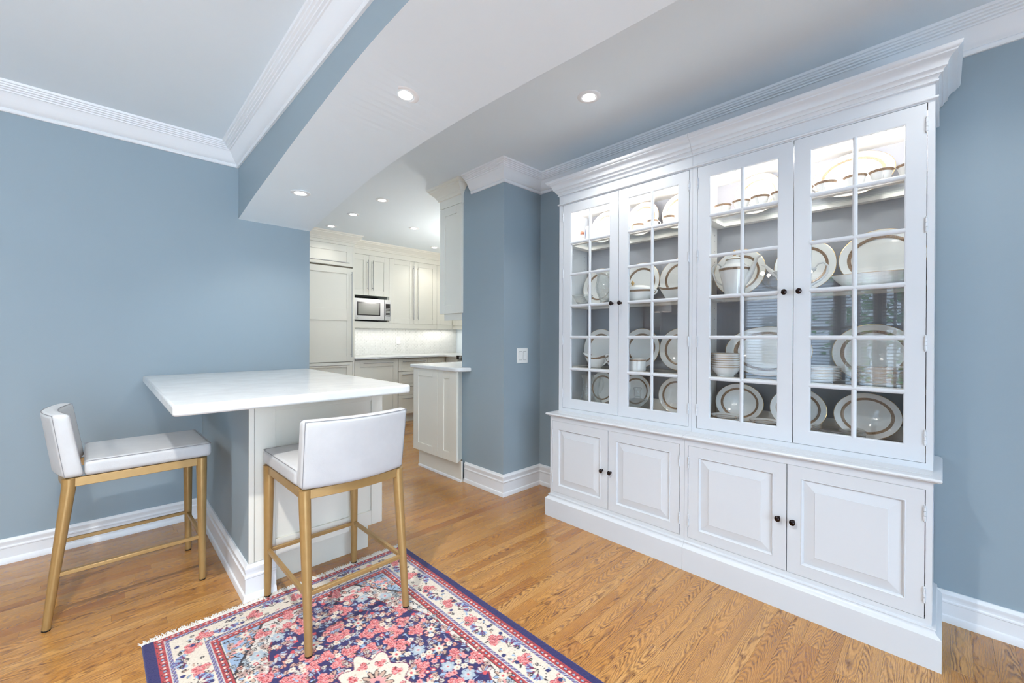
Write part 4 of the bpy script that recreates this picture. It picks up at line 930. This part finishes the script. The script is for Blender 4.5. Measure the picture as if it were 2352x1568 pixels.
MB().box(3.61, 4.11, 0.86, 3.6295, 4.84, 0.92).build('control_panel', 'blackplastic', rg, world=True, bev=0.003)
for k in range(4):
    m = MB().tube([(3.61, 4.22+k*0.17, 0.89), (3.585, 4.22+k*0.17, 0.89)], 0.018, 14); m.build('knob', 'steel', rg, world=True, smooth=40)
pull_h(rg, 'X', 3.63, 4.14, 4.80, 0.80)
MB().box(3.65, 4.12, 0.905, 4.26, 4.83, 0.915).build('hob', 'blackplastic', rg, world=True)
# backsplash tiles
bs = tag(MB().box(2.272, 5.7705, 0.917, 4.30, 5.7795, 1.345).build('trim_3', 'grout'), kind='structure')
m = MB(); rr = random.Random(5); row = 0; z = 0.919
while z < 1.34:
    x = 2.273-(row % 2)*0.027
    while x < 4.29:
        a, b = max(2.273, x), min(4.29, x+0.0525); d1, d2 = rr.uniform(.001, .006), rr.uniform(.001, .006)
        if b-a > 0.01:
            y0_ = 5.770
            m.add([(a, y0_-d1, z), (b, y0_-d2, z), (b, y0_-d2, z+0.0215), (a, y0_-d1, z+0.0215), (a, y0_+.001, z), (b, y0_+.001, z), (b, y0_+.001, z+.0215), (a, y0_+.001, z+.0215)],
                  [(0, 1, 2, 3), (0, 4, 5, 1), (3, 2, 6, 7), (0, 3, 7, 4), (1, 5, 6, 2)])
        x += 0.054
    z += 0.0232; row += 1
tag(m.build('tiles', 'tile', bs), kind='stuff')
o = thing('wall_outlet', 'white socket plate on the tiled backsplash', 'outlet', (3.203, 5.763, 1.13))
MB().box(-0.036, -0.005, -0.058, 0.036, 0, 0.058).build('plate', 'switch', o, bev=0.002)
for s_ in (-1, 1): MB().box(-0.017, -0.007, s_*0.022-0.014, 0.017, -0.005, s_*0.022+0.014).build('socket', 'switch', o, bev=0.002)
light('undercabinet', 'AREA', (3.05, 5.62, 1.296), K['under'], (1.0, 0.97, 0.92), (0, 0, 0), 1.5, 0.05)
light('undercabinet', 'AREA', (3.95, 5.66, 1.296), K['under']*0.35, (1.0, 0.97, 0.92), (0, 0, 0), 0.5, 0.05)
# light switch on the pillar
o = thing('light_switch', 'white double switch plate on the blue pillar beside the china cabinet', 'switch', (2.3135, 2.2628, 1.034))
MB().box(-0.0575, -0.006, -0.058, 0.0575, 0, 0.058).build('plate', 'switch', o, bev=0.003)
for s_ in (-1, 1):
    MB().box(s_*0.024-0.018, -0.0065, -0.034, s_*0.024+0.018, -0.0058, 0.034).build('switch_surround', 'switchdark', o)
    MB().add([(s_*0.024-0.016, -0.0062, -0.032), (s_*0.024+0.016, -0.0062, -0.032), (s_*0.024+0.016, -0.0062, 0.032), (s_*0.024-0.016, -0.0062, 0.032), (s_*0.024-0.016, -0.008, -0.032), (s_*0.024+0.016, -0.008, -0.032), (s_*0.024+0.016, -0.0115, 0.0), (s_*0.024-0.016, -0.0115, 0.0), (s_*0.024+0.016, -0.0075, 0.032), (s_*0.024-0.016, -0.0075, 0.032)],
             [(4, 5, 6, 7), (7, 6, 8, 9), (0, 1, 5, 4), (3, 9, 8, 2), (0, 4, 7, 9, 3), (1, 2, 8, 6, 5)]).build('rocker', 'switch', o)

# ================================================================== BAR STOOLS
def make_stool(label):
    o = thing('bar_stool', label, 'stool')
    hw = 0.200; fy, by = 0.2525, -0.2525
    top = 0.575
    legs = [(-hw, fy, -hw+0.004, fy-0.003), (hw, fy, hw-0.004, fy-0.003), (-hw, by, -hw+0.006, by+0.062), (hw, by, hw-0.006, by+0.062)]
    for (x0, y0, x1, y1) in legs:
        l = MB().tube([(x0, y0, 0.006), (x0+(x1-x0)*0.35, y0+(y1-y0)*0.35, 0.206), (x1, y1, 0.560), (x1, y1, 0.590)], [0.0135, 0.0165, 0.0218, 0.022], 18).build('leg', 'brass', o, smooth=40)
        MB().lathe([(0, 0), (0.012, 0), (0.0135, 0.002), (0.0135, 0.008), (0, 0.008)], 18, cx=x0, cy=y0).build('foot_glide', 'rubber', l, smooth=40)
    # seat frame
    zb, zt = 0.555, 0.591
    m = MB(); yb = by+0.062
    for s_ in (-1, 1): m.box(s_*(hw-0.004)-0.010, yb, zb, s_*(hw-0.004)+0.010, fy, zt)
    m.box(-hw, fy-0.013, zb, hw, fy+0.007, zt)
    n = 12
    def arc(u, d): return (-hw+2*hw*u, yb-0.026*math.sin(PI*u)+d)
    vs = []
    for i in range(n+1):
        for d, z in ((-0.010, zb), (-0.010, zt), (0.010, zt), (0.010, zb)):
            x, y = arc(i/n, d); vs.append((x, y, z))
    m.add(vs, [(i*4+k, i*4+(k+1) % 4, (i+1)*4+(k+1) % 4, (i+1)*4+k) for i in range(n) for k in range(4)])
    m.build('seat_frame', 'brass', o, bev=0.002)
    # stretchers
    def tt(i, z):
        x0, y0, x1, y1 = legs[i]; t_ = z/0.57; return Vector((x0+(x1-x0)*t_, y0+(y1-y0)*t_, z))
    def bar(p, q):
        p, q = Vector(p), Vector(q); d = (q-p).normalized(); s_ = d.cross(Vector((0, 0, 1))).normalized()*0.0075; u_ = Vector((0, 0, 0.008))
        vs = [p-s_-u_, p+s_-u_, p+s_+u_, p-s_+u_, q-s_-u_, q+s_-u_, q+s_+u_, q-s_+u_]
        MB().add(vs, [(0, 1, 2, 3), (4, 7, 6, 5), (0, 4, 5, 1), (1, 5, 6, 2), (2, 6, 7, 3), (3, 7, 4, 0)]).build('stretcher', 'brass', o, bev=0.002)
    bar(tt(0, 0.205), tt(1, 0.205)); bar(tt(2, 0.215), tt(3, 0.215)); bar(tt(0, 0.21), tt(2, 0.21)); bar(tt(1, 0.21), tt(3, 0.21))
    # seat cushion
    sx, y0, y1 = 0.213, by+0.105, fy+0.035
    m = MB()
    def topz(x, y): return 0.657+0.006*(1-(x/sx)**2)*(1-((y-(y0+y1)/2)/((y1-y0)/2))**4)
    nx, ny = 13, 13
    m.grid(lambda u, v: (-sx+2*sx*u, y0+(y1-y0)*v, topz(-sx+2*sx*u, y0+(y1-y0)*v)), nx, ny)
    m.grid(lambda u, v: (-sx+2*sx*u, y0+(y1-y0)*v, 0.592), nx, ny, flip=True)
    for fn in (lambda u, v: (-sx, y0+(y1-y0)*u, 0.592+(topz(-sx, y0+(y1-y0)*u)-0.592)*v), lambda u, v: (sx, y0+(y1-y0)*u, 0.592+(topz(sx, y0+(y1-y0)*u)-0.592)*v)): m.grid(fn, ny, 4)
    for yy in (y0, y1): m.grid(lambda u, v: (-sx+2*sx*u, yy, 0.592+(topz(-sx+2*sx*u, yy)-0.592)*v), nx, 4)
    c = m.build('seat_cushion', 'leather', o, smooth=50)
    bm = bmesh.new(); bm.from_mesh(c.data); bmesh.ops.remove_doubles(bm, verts=bm.verts, dist=0.0004); bmesh.ops.recalc_face_normals(bm, faces=bm.faces); bm.to_mesh(c.data); bm.free()
    c.data.polygons.foreach_set('use_smooth', [True]*len(c.data.polygons))
    md = c.modifiers.new('bevel', 'BEVEL'); md.width = 0.017; md.segments = 4; md.limit_method = 'ANGLE'; md.angle_limit = math.radians(50)
    e = 0.003
    MB().tube([(-sx+e, y0, topz(sx, y0)-e), (-sx+e, y1-0.008, 0.657-e), (-sx+0.010, y1-e, 0.657-e), (sx-0.010, y1-e, 0.657-e), (sx-e, y1-0.008, 0.657-e), (sx-e, y0, 0.657-e)], 0.0013, 6).build('piping', 'seam', c)
    # backrest: curved slab
    def bp(u, v, d):
        x = (-0.214+0.428*u); s_ = math.sin(PI*u); z = 0.592+0.264*v
        yo = by+0.048-0.036*v-0.040*s_+d*(0.062-0.006*v)      # d=0 outer face, d=1 inner face
        if d > 0.5: yo -= 0.0
        return (x*(1.0-0.012*(1-v)), yo, z)
    m = MB(); nu, nv = 17, 9
    m.grid(lambda u, v: bp(u, v, 0), nu, nv); m.grid(lambda u, v: bp(u, v, 1), nu, nv, flip=True)
    for uu in (0, 1): m.grid(lambda u, v: bp(uu, u, v), nv, 4)
    for vv_ in (0, 1): m.grid(lambda u, v: bp(u, vv_, v), nu, 4)
    c = m.build('backrest', 'leather', o, smooth=50)
    bm = bmesh.new(); bm.from_mesh(c.data); bmesh.ops.remove_doubles(bm, verts=bm.verts, dist=0.0004); bmesh.ops.recalc_face_normals(bm, faces=bm.faces); bm.to_mesh(c.data); bm.free()
    c.data.polygons.foreach_set('use_smooth', [True]*len(c.data.polygons))
    md = c.modifiers.new('bevel', 'BEVEL'); md.width = 0.017; md.segments = 4; md.limit_method = 'ANGLE'; md.angle_limit = math.radians(50)
    for d in (0.06, 0.94):
        pts = [Vector(bp(0.012, 0.02+0.96*i/8, d)) for i in range(9)]+[Vector(bp(0.012+0.976*i/14, 0.985, d)) for i in range(15)]+[Vector(bp(0.988, 0.98-0.96*i/8, d)) for i in range(9)]
        MB().tube(pts, 0.0012, 6).build('piping', 'seam', c)
    return o
s1 = make_stool('white cushioned gold-legged bar stool at the island\'s left side, facing right')
s1.location = (0.086, 2.683, 0); s1.rotation_euler = (0, 0, -PI/2+0.02); s1['group'] = 'bar stools at the island'
s2 = dup(s1, (0.733, 1.863, 0.0066), (0, 0, 0.015), 'white cushioned gold-legged bar stool on the rug, its back to the camera')

# ================================================================== RUG
def make_rug():
    W, L, c = 1.100, 1.56, 0.003
    nx, ny = int(W/c)+1, int(L/c)+1
    img = np.zeros((ny, nx, 3), np.float32)
    S = lambda r, g, b: np.array(lin((r, g, b))[:3], np.float32)
    NAVY, RED, CREAM, PINK, ROSE, LB, WH, BLK, TAN, PURP, BLUE = S(40, 38, 98), S(186, 62, 66), S(232, 222, 206), S(238, 162, 160), S(216, 84, 92), S(158, 184, 214), S(214, 212, 208), S(46, 38, 44), S(206, 172, 152), S(120, 40, 82), S(92, 112, 176)
    R_ = random.Random(11)
    X = np.linspace(0, W, nx)[None, :]; Y = np.linspace(0, L, ny)[:, None]     # Y = distance from the fringed end
    dx = np.minimum(X, W-X); dy = np.minimum(Y, L-Y)+0.034      # no navy on the fringe ends
    dd = np.minimum(dx+0*Y, dy+0*X)
    def fill(mask, colr): img[mask] = colr
    fill(dd >= 0, NAVY)
    bands = [(0.034, BLK), (0.036, RED), (0.062, WH), (0.064, BLUE), (0.076, BLK), (0.078, CREAM), (0.172, BLK), (0.174, BLUE), (0.186, WH), (0.188, RED), (0.212, BLK), (0.215, CREAM)]
    for t0, cc in bands: fill(dd >= t0, cc)
    along = np.where(dx+0*Y <= dy+0*X, Y+0*X, X+0*Y)
    # guard zigzags and small repeating motifs
    ph = along/0.03
    for (a, b) in ((0.064, 0.076), (0.174, 0.186)):
        mk = (dd >= a) & (dd < b); q = (dd-a)/(b-a); zz = np.abs(((ph*1.6+q) % 1)-0.5)
        img[mk & (zz < 0.12)] = WH; img[mk & (zz > 0.42)] = S(150, 60, 80); img[mk & (zz > 0.2) & (zz < 0.26)] = BLK
    for (a, b) in ((0.036, 0.062), (0.188, 0.212)):
        mk = (dd >= a) & (dd < b); q = (dd-a)/(b-a)-0.5; u = (along/0.036) % 1-0.5; r = np.hypot(q, u*1.4)
        img[mk & (r < 0.40)] = BLK; img[mk & (r < 0.34)] = S(212, 92, 92); img[mk & (r < 0.15)] = CREAM
        u2_ = ((along/0.036+0.5) % 1)-0.5; r = np.hypot(q, u2_*1.6); img[mk & (r < 0.24)] = BLK; img[mk & (r < 0.17)] = LB
    def ell(cx, cy, a, b, ang, colr, clip=None):
        m = max(a, b)+c; i0, i1 = max(0, int((cx-m)/c)), min(nx, int((cx+m)/c)+2); j0, j1 = max(0, int((cy-m)/c)), min(ny, int((cy+m)/c)+2)
        if i0 >= i1 or j0 >= j1: return
        xx = X[:, i0:i1]-cx; yy = Y[j0:j1]-cy; ca, sa = math.cos(ang), math.sin(ang)
        p = xx*ca+yy*sa; q = -xx*sa+yy*ca; mk = (p/a)**2+(q/b)**2 <= 1
        sub = img[j0:j1, i0:i1]; sub[mk] = colr
    def line(x0, y0, x1, y1, w_, colr):
        n = max(2, int(math.hypot(x1-x0, y1-y0)/0.0025))
        for i in range(n+1): t_ = i/n; ell(x0+(x1-x0)*t_, y0+(y1-y0)*t_, w_, w_, 0, colr)
    def rose(x, y, s=1.0, dark=False):
        a0 = R_.uniform(0, 2*PI)
        for k in range(6): ell(x+math.cos(a0+k*PI/3)*0.0125*s, y+math.sin(a0+k*PI/3)*0.0125*s, 0.0092*s, 0.0088*s, 0, S(120, 36, 58))
        for k in range(6): ell(x+math.cos(a0+k*PI/3)*0.0125*s, y+math.sin(a0+k*PI/3)*0.0125*s, 0.0078*s, 0.0074*s, 0, PINK if k % 2 else S(232, 128, 130))
        ell(x, y, 0.0115*s, 0.0115*s, 0, RED); ell(x+0.001*s, y, 0.0088*s, 0.0085*s, 0, S(240, 172, 168)); ell(x, y, 0.0055*s, 0.0055*s, 0, RED); ell(x, y, 0.0030*s, 0.0026*s, 0, PINK)
    def roses(x, y, ang, s=1.0):
        for (a, b) in ((0, 0), (0.027, 0.006), (0.012, -0.022)):
            rose(x+(a*math.cos(ang)-b*math.sin(ang))*s, y+(a*math.sin(ang)+b*math.cos(ang))*s, 0.85*s)
        for k in range(3):
            a = ang+k*2.1+1.2; ell(x+math.cos(a)*0.032*s, y+math.sin(a)*0.032*s, 0.009*s, 0.004*s, a, R_.choice([TAN, LB, BLK]))
    def tulip(x, y, ang, s=1.0):
        for k in (-2, -1, 0, 1, 2):
            a = ang+k*0.42; ell(x+math.cos(a)*0.016*s, y+math.sin(a)*0.016*s, 0.013*s, 0.0058*s, a, LB if k % 2 == 0 else BLUE)
        for k in (-1, 0, 1):
            a = ang+k*0.5; line(x, y, x+math.cos(a)*0.022*s, y+math.sin(a)*0.022*s, 0.0022*s, PURP)
        ell(x, y, 0.005*s, 0.005*s, 0, PURP)
    def spray(x, y, ang, s=1.0):
        for k in (-1, 0, 1):
            a = ang+k*0.85; line(x, y, x+math.cos(a)*0.020*s, y+math.sin(a)*0.020*s, 0.0016, BLK)
            tulip(x+math.cos(a)*0.020*s, y+math.sin(a)*0.020*s, a, 0.78*s)
    def daisy(x, y, s, petal, cen):
        for k in range(7):
            a = k*2*PI/7; ell(x+math.cos(a)*0.008*s, y+math.sin(a)*0.008*s, 0.0055*s, 0.004*s, a, petal)
        ell(x, y, 0.0042*s, 0.0042*s, 0, cen)
    def leafp(x, y, ang, s, colr, edge=BLK):
        ell(x, y, 0.015*s, 0.0070*s, ang, edge); ell(x, y, 0.0125*s, 0.0046*s, ang, colr)
    # main border: roses / tulips alternating with a thin vine
    bm_ = 0.125
    def border(px, py, tangent, n, Ln):
        for i in range(n*8):
            s_ = i/(n*8)*Ln; w_ = math.sin(s_/Ln*n*PI)*0.026
            x, y = px(s_, w_), py(s_, w_); ell(x, y, 0.0022, 0.0022, 0, BLK)
        for i in range(n):
            s_ = (i+0.5)/n*Ln; sg = 1 if i % 2 else -1
            if i % 2 == 0: roses(px(s_, 0.004), py(s_, 0.004), tangent+R_.uniform(-.4, .4), 0.98)
            else: spray(px(s_, -0.006), py(s_, -0.006), tangent+PI/2*(1 if i % 4 == 1 else -1)+R_.uniform(-.3, .3), 1.15)
            for k in range(5):
                ss, ww = s_+R_.uniform(-.5, .5)*Ln/n, R_.choice((-1, 1))*R_.uniform(.018, .040)
                x, y = px(ss, ww), py(ss, ww)
                if k < 2: daisy(x, y, 0.6, BLK, CREAM)
                elif k == 2: ell(x, y, 0.008, 0.008, 0, S(40, 48, 110))
                else: leafp(x, y, R_.uniform(0, PI), 0.6, R_.choice((LB, TAN, PINK)))
    off0 = bm_
    for side in (0, 1):
        sgx = (lambda s_, w_: bm_+w_) if side == 0 else (lambda s_, w_: W-bm_-w_)
        border(sgx, lambda s_, w_: bm_-0.034+s_, PI/2, 18, L-2*(bm_-0.034))
    border(lambda s_, w_: bm_+s_, lambda s_, w_: bm_-0.034+w_, 0.0, 10, W-2*bm_)
    border(lambda s_, w_: bm_+s_, lambda s_, w_: L-bm_+0.034-w_, 0.0, 10, W-2*bm_)
    # field
    cx, cy = W/2, L/2; hx, hy = W/2-0.215, L/2-0.215+0.034
    xx = (X-cx)/hx; yy = (Y-cy)/hy
    infield = dd >= 0.217
    ang = np.arctan2(yy+0*X, xx+0*Y); rad = (np.abs(xx)**1.75+np.abs(yy)**1.75)**(1/1.75)
    lob = 0.90+0.085*np.abs(np.sin(ang*5))
    corner = infield & (np.abs(xx)*0.9+np.abs(yy)*1.0 > 1.52)
    img[infield] = S(226, 220, 212)
    img[corner] = LB
    edge = infield & (np.abs(np.abs(xx)*0.9+np.abs(yy)*1.0-1.52) < 0.018); img[edge] = BLK
    o1 = infield & (rad < lob+0.035); img[o1] = S(150, 40, 60)
    o2 = infield & (rad < lob+0.018); img[o2] = NAVY*1.0
    navy = infield & (rad < lob)
    fx0, fx1, fy0, fy1 = 0.225, W-0.225, 0.20, L-0.20
    def isnavy(x, y):
        i, j = min(nx-1, max(0, int(x/c))), min(ny-1, max(0, int(y/c))); return bool(navy[j, i])
    # dense motifs placed with left-right symmetry
    pts = []
    tries = 0
    while len(pts) < 700 and tries < 30000:
        tries += 1; x = R_.uniform(cx, fx1); y = R_.uniform(fy0, fy1)
        big = len(pts) < 74
        rr_ = 0.043 if big else 0.016
        if all(math.hypot(x-a, y-b) > (rr_+r_)*(0.60 if big else 0.57) for a, b, r_ in pts): pts.append((x, y, rr_))
    seeds = [(x, y, r_, R_.random(), R_.uniform(0, 2*PI), R_.random()) for x, y, r_ in pts]
    for x, y, r_, k, a, k2 in seeds:     # vines first
        for mx in (1, -1):
            X_ = x if mx == 1 else W-x
            A = a if mx == 1 else PI-a
            nv = isnavy(X_, y)
            line(X_, y, X_+math.cos(A)*0.034, y+math.sin(A)*0.034, 0.0019, (S(190, 80, 96) if k2 < .4 else LB) if nv else BLK)
    for x, y, r_, k, a, k2 in seeds:
        for mx in (1, -1):
            X_ = x if mx == 1 else W-x; A = a if mx == 1 else PI-a
            nv = isnavy(X_, y)
            if r_ > 0.03:
                if k < 0.45: roses(X_, y, A, 1.0)
                elif k < 0.65:
                    for q in range(8): leafp(X_+math.cos(A+q*PI/4)*0.020, y+math.sin(A+q*PI/4)*0.020, A+q*PI/4, 1.0, (TAN, LB, PINK)[q % 3])
                    daisy(X_, y, 1.3, CREAM, ROSE)
                elif k < 0.82:
                    for q in range(5): leafp(X_+math.cos(A+(q-2)*0.5)*0.02, y+math.sin(A+(q-2)*0.5)*0.02, A+(q-2)*0.5, 1.15, (LB, WH, TAN)[q % 3], PURP)
                    ell(X_, y, .008, .008, 0, ROSE)
                else: daisy(X_, y, 2.0, S(178, 194, 206), TAN); daisy(X_, y, 1.0, S(200, 206, 208), ROSE)
            elif nv or k2 > 0.35:
                if k < 0.22: daisy(X_, y, 0.95, CREAM if nv else S(190, 160, 150), TAN if nv else BLK)
                elif k < 0.32: daisy(X_, y, 0.9, PINK, RED)
                elif k < 0.92:
                    cc = (LB, S(206, 202, 192), TAN, S(232, 168, 150), S(176, 190, 200))[int(k2*4.99)]
                    for q in (-0.6, 0, 0.6): leafp(X_+math.cos(A+q)*0.007, y+math.sin(A+q)*0.007, A+q, 0.78, cc, S(96, 44, 70) if nv else BLK)
                else: ell(X_, y, 0.008, 0.008, 0, ROSE); ell(X_, y, 0.004, 0.004, 0, CREAM)
    # central cream medallion
    rad2 = np.hypot((X-cx)/0.10, (Y-cy)/0.14); l2 = 1+0.16*np.cos(8*np.arctan2((Y-cy)/0.14+0*X, (X-cx)/0.10+0*Y))
    img[(rad2 < l2*1.04)] = PURP; img[rad2 < l2] = CREAM
    for k in range(8): roses(cx+math.cos(k*PI/4)*0.066, cy+math.sin(k*PI/4)*0.092, k*PI/4, 0.62)
    for k in range(12): leafp(cx+math.cos(k*PI/6)*0.035, cy+math.sin(k*PI/6)*0.045, k*PI/6, 1.3, TAN, BLK)
    daisy(cx, cy, 2.4, PINK, NAVY)
    # knot to knot dye variation
    img *= (1+np.random.RandomState(2).uniform(-0.10, 0.10, (ny, nx, 1))).astype(np.float32)
    img = np.clip(img, 0, 1)
    # mesh: local x right, local y away from the fringe (towards the camera = world -Y)
    rs = np.random.RandomState(4)
    zz = 0.0062+rs.uniform(-0.00035, 0.00035, (ny, nx))
    edgez = np.minimum(1, np.minimum(dd-0.034*(dy <= dx), dx+0*Y)/0.006+0.35); zz = zz*np.clip(edgez, 0.35, 1)
    P = np.stack([X+0*Y, -(Y+0*X), zz], -1).reshape(-1, 3).astype(np.float32)
    # side skirts handled by the low edge; underside plane
    me = bpy.data.meshes.new('pile')
    idx = np.arange(nx*ny).reshape(ny, nx)
    q = np.stack([idx[:-1, :-1], idx[1:, :-1], idx[1:, 1:], idx[:-1, 1:]], -1).reshape(-1, 4)
    # rim ring down to the floor
    rim = np.concatenate([idx[0, :], idx[1:, -1], idx[-1, -2::-1], idx[-2:0:-1, 0]])
    low = P[rim].copy(); low[:, 2] = 0.0003; base = len(P); P = np.concatenate([P, low]); k = len(rim)
    r1 = np.stack([rim, np.roll(rim, -1), base+(np.arange(k)+1) % k, base+np.arange(k)], -1)
    q = np.concatenate([q, r1]); nf = len(q)
    me.vertices.add(len(P)); me.vertices.foreach_set('co', P.ravel())
    me.loops.add(nf*4); me.loops.foreach_set('vertex_index', q.astype(np.int32).ravel())
    me.polygons.add(nf); me.polygons.foreach_set('loop_start', np.arange(0, nf*4, 4, dtype=np.int32)); me.polygons.foreach_set('loop_total', np.full(nf, 4, np.int32))
    me.update(calc_edges=True); me.materials.append(MT['rug'])
    cols = np.concatenate([img.reshape(-1, 3), img.reshape(-1, 3)[rim]]); cols = np.concatenate([cols, np.ones((len(cols), 1), np.float32)], 1)
    ca = me.color_attributes.new('Col', 'FLOAT_COLOR', 'POINT'); ca.data.foreach_set('color', cols.astype(np.float32).ravel())
    o = thing('rug', 'fringed oriental rug with navy field, pink roses and cream border on the oak floor', 'rug', (0.103, 2.098, 0.0))
    o.rotation_euler = (0, 0, math.radians(0.6))
    p = bpy.data.objects.new('pile', me); reg(p, o)
    m = MB(); R2_ = random.Random(9)
    n = 620
    for i in range(n):
        x = W*(i+0.5)/n+R2_.uniform(-.002, .002); ln = R2_.uniform(0.026, 0.044); sl = R2_.uniform(-0.014, 0.014); z = R2_.uniform(0.0012, 0.004)
        pts = [(x, -0.003, 0.004), (x+sl*0.3, ln*0.4, z+0.001), (x+sl*0.7, ln*0.75, z), (x+sl, ln, 0.0012)]
        m.tube(pts, [0.0013, 0.0015, 0.0013, 0.0006], 4)
    for i in range(n//2):
        x = R2_.uniform(0, W); a = R2_.uniform(-0.4, 0.4); ln = R2_.uniform(0.012, 0.026)
        m.tube([(x, 0.0, 0.003), (x+a*ln, ln*0.6, 0.0035), (x+a*ln*2.2, ln, 0.0015)], [0.0016, 0.0014, 0.0006], 4)
    m.box(0, -0.002, 0.0006, W, 0.005, 0.0042)
    f_ = m.build('fringe', 'fringe', o, fix=False); f_['kind'] = 'stuff'
    return o
rug = make_rug()

# ================================================================== BEHIND THE CAMERA (seen only as reflections in the cabinet glass)
o = thing('table_lamp', 'table lamp with drum shade and slim chrome stem on the sideboard behind the camera', 'lamp', (-1.75, 3.05, 0.92))
MB().lathe([(0, 0), (0.075, 0), (0.075, 0.012), (0.012, 0.02), (0.008, 0.05), (0.008, 0.70), (0, 0.70)], 24).build('base', 'steel', o, smooth=40)
MB().lathe([(0.16, 0.66), (0.15, 0.88)], 32).build('lamp_shade', 'shade', o, smooth=60, fix=False)
dup(o, (-2.5, 3.05, 0.92), None, 'table lamp at the sideboard end nearer the windows, behind the camera')
o = thing('sideboard', 'dark wooden sideboard against the blue wall behind the camera', 'sideboard', (-1.95, 3.08, 0))
MB().box(-0.95, -0.22, 0.12, 0.95, 0.22, 0.90).build('body', 'frame', o, bev=0.004)
MB().box(-0.97, -0.24, 0.90, 0.97, 0.24, 0.92).build('top', 'frame', o, bev=0.004)
for sx_ in (-1, 1):
    for sy_ in (-1, 1): MB().box(sx_*0.66-0.03, sy_*0.18-0.03, 0, sx_*0.66+0.03, sy_*0.18+0.03, 0.12).build('leg', 'frame', o)
    MB().box(sx_*0.345-0.335, -0.232, 0.15, sx_*0.345+0.335, -0.221, 0.87).build('door', 'frame', o, bev=0.003)
o = thing('framed_picture', 'brown framed picture on the blue wall behind the camera', 'picture', (-2.1, 3.366, 1.55))
m = MB(); m.box(-0.32, -0.03, -0.24, 0.32, 0, -0.19); m.box(-0.32, -0.03, 0.19, 0.32, 0, 0.24); m.box(-0.32, -0.03, -0.19, -0.27, 0, 0.19); m.box(0.27, -0.03, -0.19, 0.32, 0, 0.19); m.build('frame', 'frame', o)
MB().box(-0.27, -0.012, -0.19, 0.27, -0.002, 0.19).build('print', 'picture', o)
o = thing('tree', 'leafy green tree outside the windows behind the camera', 'tree', (-5.6, 0.35, -0.5))
MB().tube([(0, 0, 0), (0.1, 0.05, 1.2), (0.0, 0.1, 2.6)], [0.14, 0.11, 0.06], 10).build('trunk', 'frame', o, smooth=60)
m = MB(); R3_ = random.Random(21)
for i in range(1100):
    a, b, r_ = R3_.uniform(0, 2*PI), R3_.uniform(-1, 1), R3_.uniform(0.5, 1.35)
    p = Vector((math.cos(a)*math.sqrt(1-b*b)*r_, math.sin(a)*math.sqrt(1-b*b)*r_*1.2, 2.3+b*r_*1.4)); u_ = Vector((R3_.uniform(-1, 1), R3_.uniform(-1, 1), R3_.uniform(-1, 1))).normalized()*0.09; w_ = u_.cross(Vector((R3_.uniform(-1, 1), 0.3, 1))).normalized()*0.045
    m.add([p-u_, p+w_, p+u_, p-w_], [(0, 1, 2, 3)])
tag(m.build('leaves', 'leaf', o, fix=False), kind='stuff')
o = thing('house', 'pale neighbouring house outside the windows behind the camera', 'house', (-9.5, 2.2, -0.5))
MB().box(-1.5, -1.6, 0, 1.0, 3.2, 3.2).build('wall', 'house', o)
MB().prism([(-1.8, -1.9), (1.3, -1.9), (1.3, 3.5), (-1.8, 3.5)], 3.2, 3.35).build('roof', 'frame', o)
for yy in (-0.6, 0.9, 2.3): MB().box(1.0, yy-0.35, 1.0, 1.03, yy+0.35, 2.3).build('window', 'mwin', o)

o = thing('chandelier', 'crystal chandelier with six candle bulbs above the dining area behind the camera', 'chandelier', (-1.15, 1.25, 1.70))
m = MB().lathe([(0, 0.05), (0.02, 0.06), (0.03, 0.10), (0.015, 0.14), (0.012, 0.30), (0.02, 0.34), (0.006, 0.36), (0.006, 0.72), (0.05, 0.735), (0.05, 0.7495), (0, 0.7495)], 20); m.build('stem', 'steel', o, smooth=40)
for k_ in range(6):
    a = k_*PI/3; c_, s_ = math.cos(a), math.sin(a)
    ar = MB().tube([(0.02*c_, 0.02*s_, 0.12), (0.10*c_, 0.10*s_, 0.06), (0.19*c_, 0.19*s_, 0.06), (0.24*c_, 0.24*s_, 0.12)], 0.006, 8).build('arm', 'steel', o, smooth=60)
    MB().lathe([(0, 0.12), (0.03, 0.125), (0.012, 0.13), (0.012, 0.20), (0, 0.20)], 14, cx=0.24*c_, cy=0.24*s_).build('candle', 'switch', ar, smooth=40)
    MB().lathe([(0.006, 0.20), (0.012, 0.212), (0.004, 0.235), (0, 0.24)], 12, cx=0.24*c_, cy=0.24*s_).build('bulb', 'lamp', ar, smooth=60)
    m = MB()
    for q in range(5):
        m.lathe([(0, -0.016), (0.008, 0), (0, 0.012)], 6, cx=(0.24-0.035*q)*c_, cy=(0.24-0.035*q)*s_, cz=0.07-0.03*math.sin(PI*q/5))
    tag(m.build('crystal_drops', 'clear', ar), kind='stuff')

for (a, b, lab) in ((2.32, 2.85, 'grey linen curtain at the left side of the windows behind the camera'), (-0.25, 0.26, 'grey linen curtain at the right side of the windows behind the camera')):
    o = thing('curtain', lab, 'curtain', (-2.93, (a+b)/2, 0))
    MB().grid(lambda u, v: (0.03*math.sin(u*22), (u-.5)*(b-a), 0.03+2.25*v), 60, 4).build('cloth', 'linen', o, smooth=60, fix=False)
    MB().tube([(0.0, -(b-a)/2-0.05, 2.29), (0.0, (b-a)/2+0.05, 2.29)], 0.012, 10).build('rod', 'pewter', o, smooth=40)

o = thing('added_uplight', 'added uplight bowl hidden behind the pillar wall, brightening the kitchen ceiling', 'lamp', (3.35, 3.75, 1.60))  # hidden fitting added around the kitchen fill light
MB().tube([(0, 0, 0.02), (0, 0, 0.8495)], 0.006, 8).build('rod', 'steel', o, smooth=40)
MB().lathe([(0.0, 0.0), (0.08, 0.02), (0.14, 0.07), (0.16, 0.12)], 32).build('lamp_bowl', 'switch', o, smooth=60, fix=False)
